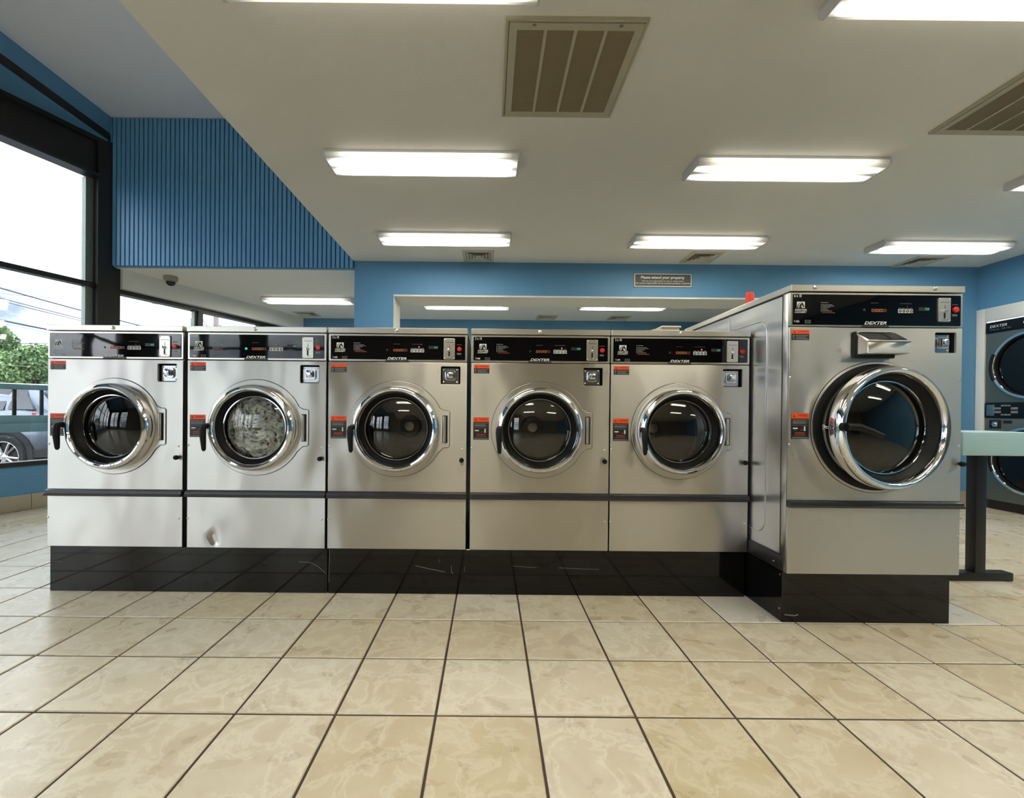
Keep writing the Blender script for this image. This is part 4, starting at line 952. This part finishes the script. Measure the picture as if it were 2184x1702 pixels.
for wx in (0, -2.72):
    for sy in (-1, 1):
        yc = .86+sy*.80
        part('wheel_arch', car, M_arch, lambda: MB().lathe([(.44, -.005), (.455, .02*sy+0), (.43, .085*sy), (.36, .088*sy)], (wx, yc, .345), n=40))
        part('wheel_well', car, M_hole, lambda: MB().lathe([(.43, .082*sy), (0, .083*sy)], (wx, yc, .345), n=40))
        wh = part('wheel', car, M_tire, lambda: MB().lathe([(.235, .06*sy), (.24, .105*sy), (.31, .11*sy), (.335, .09*sy), (.337, -.08*sy), (.30, -.09*sy)], (wx, yc, .337), n=48))
        def rim_():
            m = MB().lathe([(.24, .085*sy), (.245, .104*sy), (.228, .104*sy), (.222, .06*sy)], (wx, yc, .337), n=48).lathe([(.06, .06*sy), (.06, .092*sy), (.04, .10*sy), (0, .10*sy)], (wx, yc, .337), n=24)
            for i in range(10):
                a = 2*PI*i/10+(.1 if i % 2 else -.1); c, s = math.cos(a), math.sin(a)
                m.tube([(wx+.05*c, yc+.092*sy, .337+.05*s), (wx+.15*c, yc+.10*sy, .337+.15*s), (wx+.232*c, yc+.10*sy, .337+.232*s)], .018, 6)
            return m
        part('rim', wh, M_rim, rim_); part('brake_disc', wh, M_arch, lambda: MB().lathe([(.23, .05*sy), (0, .05*sy)], (wx, yc, .337), n=32))
# white post, trees, poles and cables
t = thing('white_post', 'short white post among the trees outside the left window', 'post', (-25.81, 22.0, GZ))
part('post', t, M_postw, lambda: B(-.07, .07, -.07, .07, 0, 3.42)); part('cap', t, M_postw, lambda: B(-.09, .09, -.09, .09, 3.40, 3.46, bev=.02))
def tree(x, y, h, r, label, seed, n=2600, trunk=True):
    R = random.Random(seed); t = thing('tree', label, 'tree', (x, y, GZ), 0, 'trees outside the left window')
    tr = MB().tube([(0, 0, 0), (.1, .05, h*.3), (-.05, .1, h*.55), (.1, 0, h*.75)], .2, 8, [.26, .2, .14, .06])
    cl = []
    for k in range(16):
        a = R.uniform(0, 2*PI); rr = r*math.sqrt(R.random())*.8; zz = h*.42+(h*.5)*R.random()
        cl.append((rr*math.cos(a), rr*math.sin(a), zz, r*R.uniform(.28, .45))); tr.tube([(0, .05, h*.4), (rr*math.cos(a)*.6, rr*math.sin(a)*.6, zz-.2), (rr*math.cos(a), rr*math.sin(a), zz)], .05, 5, [.09, .05, .02])
    part('trunk', t, M_bark, lambda: tr)
    vs = []; fs = []
    for k in range(n):
        c = R.choice(cl); d = Vector((R.gauss(0, 1), R.gauss(0, 1), R.gauss(0, .8))).normalized()*c[3]*R.uniform(.55, 1.05)
        p = Vector(c[:3])+d; u = Vector((R.gauss(0, 1), R.gauss(0, 1), R.gauss(0, 1))).normalized(); v = u.orthogonal().normalized(); s = R.uniform(.06, .14)
        o = len(vs); vs += [p-u*s, p+v*s*.5, p+u*s, p-v*s*.5]; fs.append((o, o+1, o+2, o+3))
    m = MB(); m.add(vs, fs)
    part('foliage', t, M_leaf, lambda: m, kind='stuff')
tree(-28.95, 22.6, 6.0, 1.9, 'green leafy tree at the left photo edge outside the window', 1, 9000)
tree(-23.15, 20.6, 4.55, 1.6, 'green leafy tree right of the white post outside the window', 2, 9000)
tree(-27.6, 27.4, 5.4, 1.7, 'green leafy tree just above and left of the first washer', 3, 9000)
tree(-32.5, 30.5, 4.6, 2.4, 'low green tree farther off behind the white post', 4, 7000)
def tree_line():
    R = random.Random(5); m = MB(); vs = []; fs = []
    for k in range(7000):
        a = R.uniform(-24, 16); hh = 3.6+1.6*math.sin(a*.55)+.8*math.sin(a*1.7)
        p = Vector((-35+R.gauss(0, 1.0), a, GZ+.3+hh*math.sqrt(R.random()))); u = Vector((R.gauss(0, 1), R.gauss(0, 1), R.gauss(0, 1))).normalized(); v = u.orthogonal().normalized(); q = R.uniform(.2, .45)
        o = len(vs); vs += [p-u*q, p+v*q*.5, p+u*q, p-v*q*.5]; fs.append((o, o+1, o+2, o+3))
    return m.add(vs, fs)
o = tag(part('hedge_foliage', None, M_leaf, tree_line), 'green tree line across the lot, mirrored in the washer doors', 'trees'); o['kind'] = 'stuff'
bx = thing('low_wall', 'pale low wall outside behind the parked car', 'wall', (-24.0, 24.6, GZ)); part('panel', bx, M_cream, lambda: B(-9, 9, 0, .2, 0, 1.7)); part('coping', bx, M_cream, lambda: B(-9, 9, -.04, .24, 1.7, 1.78))
t = thing('utility_pole', 'grey wooden utility pole seen above the second washer through the far window', 'pole', (-16.6, 25.0, GZ))
part('pole', t, M_wood, lambda: MB().cyl((0, 0, 0), 'z', .17, 9.5, 12, .13)); part('crossarm', t, M_wood, lambda: B(-1.2, 1.2, -.06, .06, 8.7, 8.85))
part('insulator', t, M_cablel, lambda: MB().lathe([(0, 0), (.09, 0), (.1, .1), (.05, .16), (.08, .22), (0, .24)], (.32, -.1, 5.95), axis='z', n=12))
t = thing('street_light', 'thin curved street light arm left of the utility pole', 'street light', (-16.6, 24.0, GZ))
part('arm', t, M_cablel, lambda: MB().tube([(.42, .1, 0), (.40, .1, 4.0), (.33, .1, 5.3), (.16, .05, 5.8), (0, 0, 6.08), (-.2, 0, 6.36), (-.36, 0, 6.46)], .035, 8))
part('lamp_head', t, M_cablel, lambda: MB().lathe([(0, 0), (.07, .05), (.09, .2), (.05, .38), (0, .42)], (-.76, 0, 6.42), axis='x', n=12))
NC = [0]
def cable(p0, p1, r, m, label):
    k_ = .90+.05*NC[0]; NC[0] += 1; r *= k_
    a, b = CAM+(Vector(p0)-CAM)*k_, CAM+(Vector(p1)-CAM)*k_; d = b-a; pts = []
    for i in range(25):
        s = -1.2+3.2*i/24 if False else -2.0+5.5*i/24
        q = a+d*s; q.z += .012*d.length*(s*(s-1)); pts.append(q)
    tag(part('cable', None, m, lambda: MB().tube(pts, r, 6)), label, 'cable', 'overhead cables outside the windows')
cable((-17.67, 14, 5.304), (-14.525, 14, 4.465), .022, M_cable, 'dark overhead cable, topmost thick one in the left window')
cable((-17.66, 14.2, 4.93), (-14.54, 14.2, 4.17), .014, M_cable, 'thin overhead cable just under the topmost thick cable, upper of a close pair')
cable((-17.66, 14, 4.844), (-14.54, 14, 4.10), .012, M_cable, 'thin overhead cable, lower of the close pair under the thick one')
cable((-17.66, 13.8, 4.145), (-15.646, 13.8, 3.755), .026, M_cable, 'thick dark overhead cable running into the first washer top')
cable((-17.656, 14, 3.309), (-15.695, 14, 3.294), .012, M_cable, 'level dark cable just above the tree tops')
cable((-17.665, 14, 5.1), (-14.595, 14, 4.891), .010, M_cablel, 'pale thin cable crossing the topmost thick cable')
cable((-17.10, 14.3, 5.27), (-14.596, 14.3, 5.03), .009, M_cablel, 'palest thin cable high in the left window near the corner post')
cable((-17.66, 14.4, 4.02), (-15.646, 14.4, 3.66), .009, M_cablel, 'pale thin cable just below the lower thick cable')
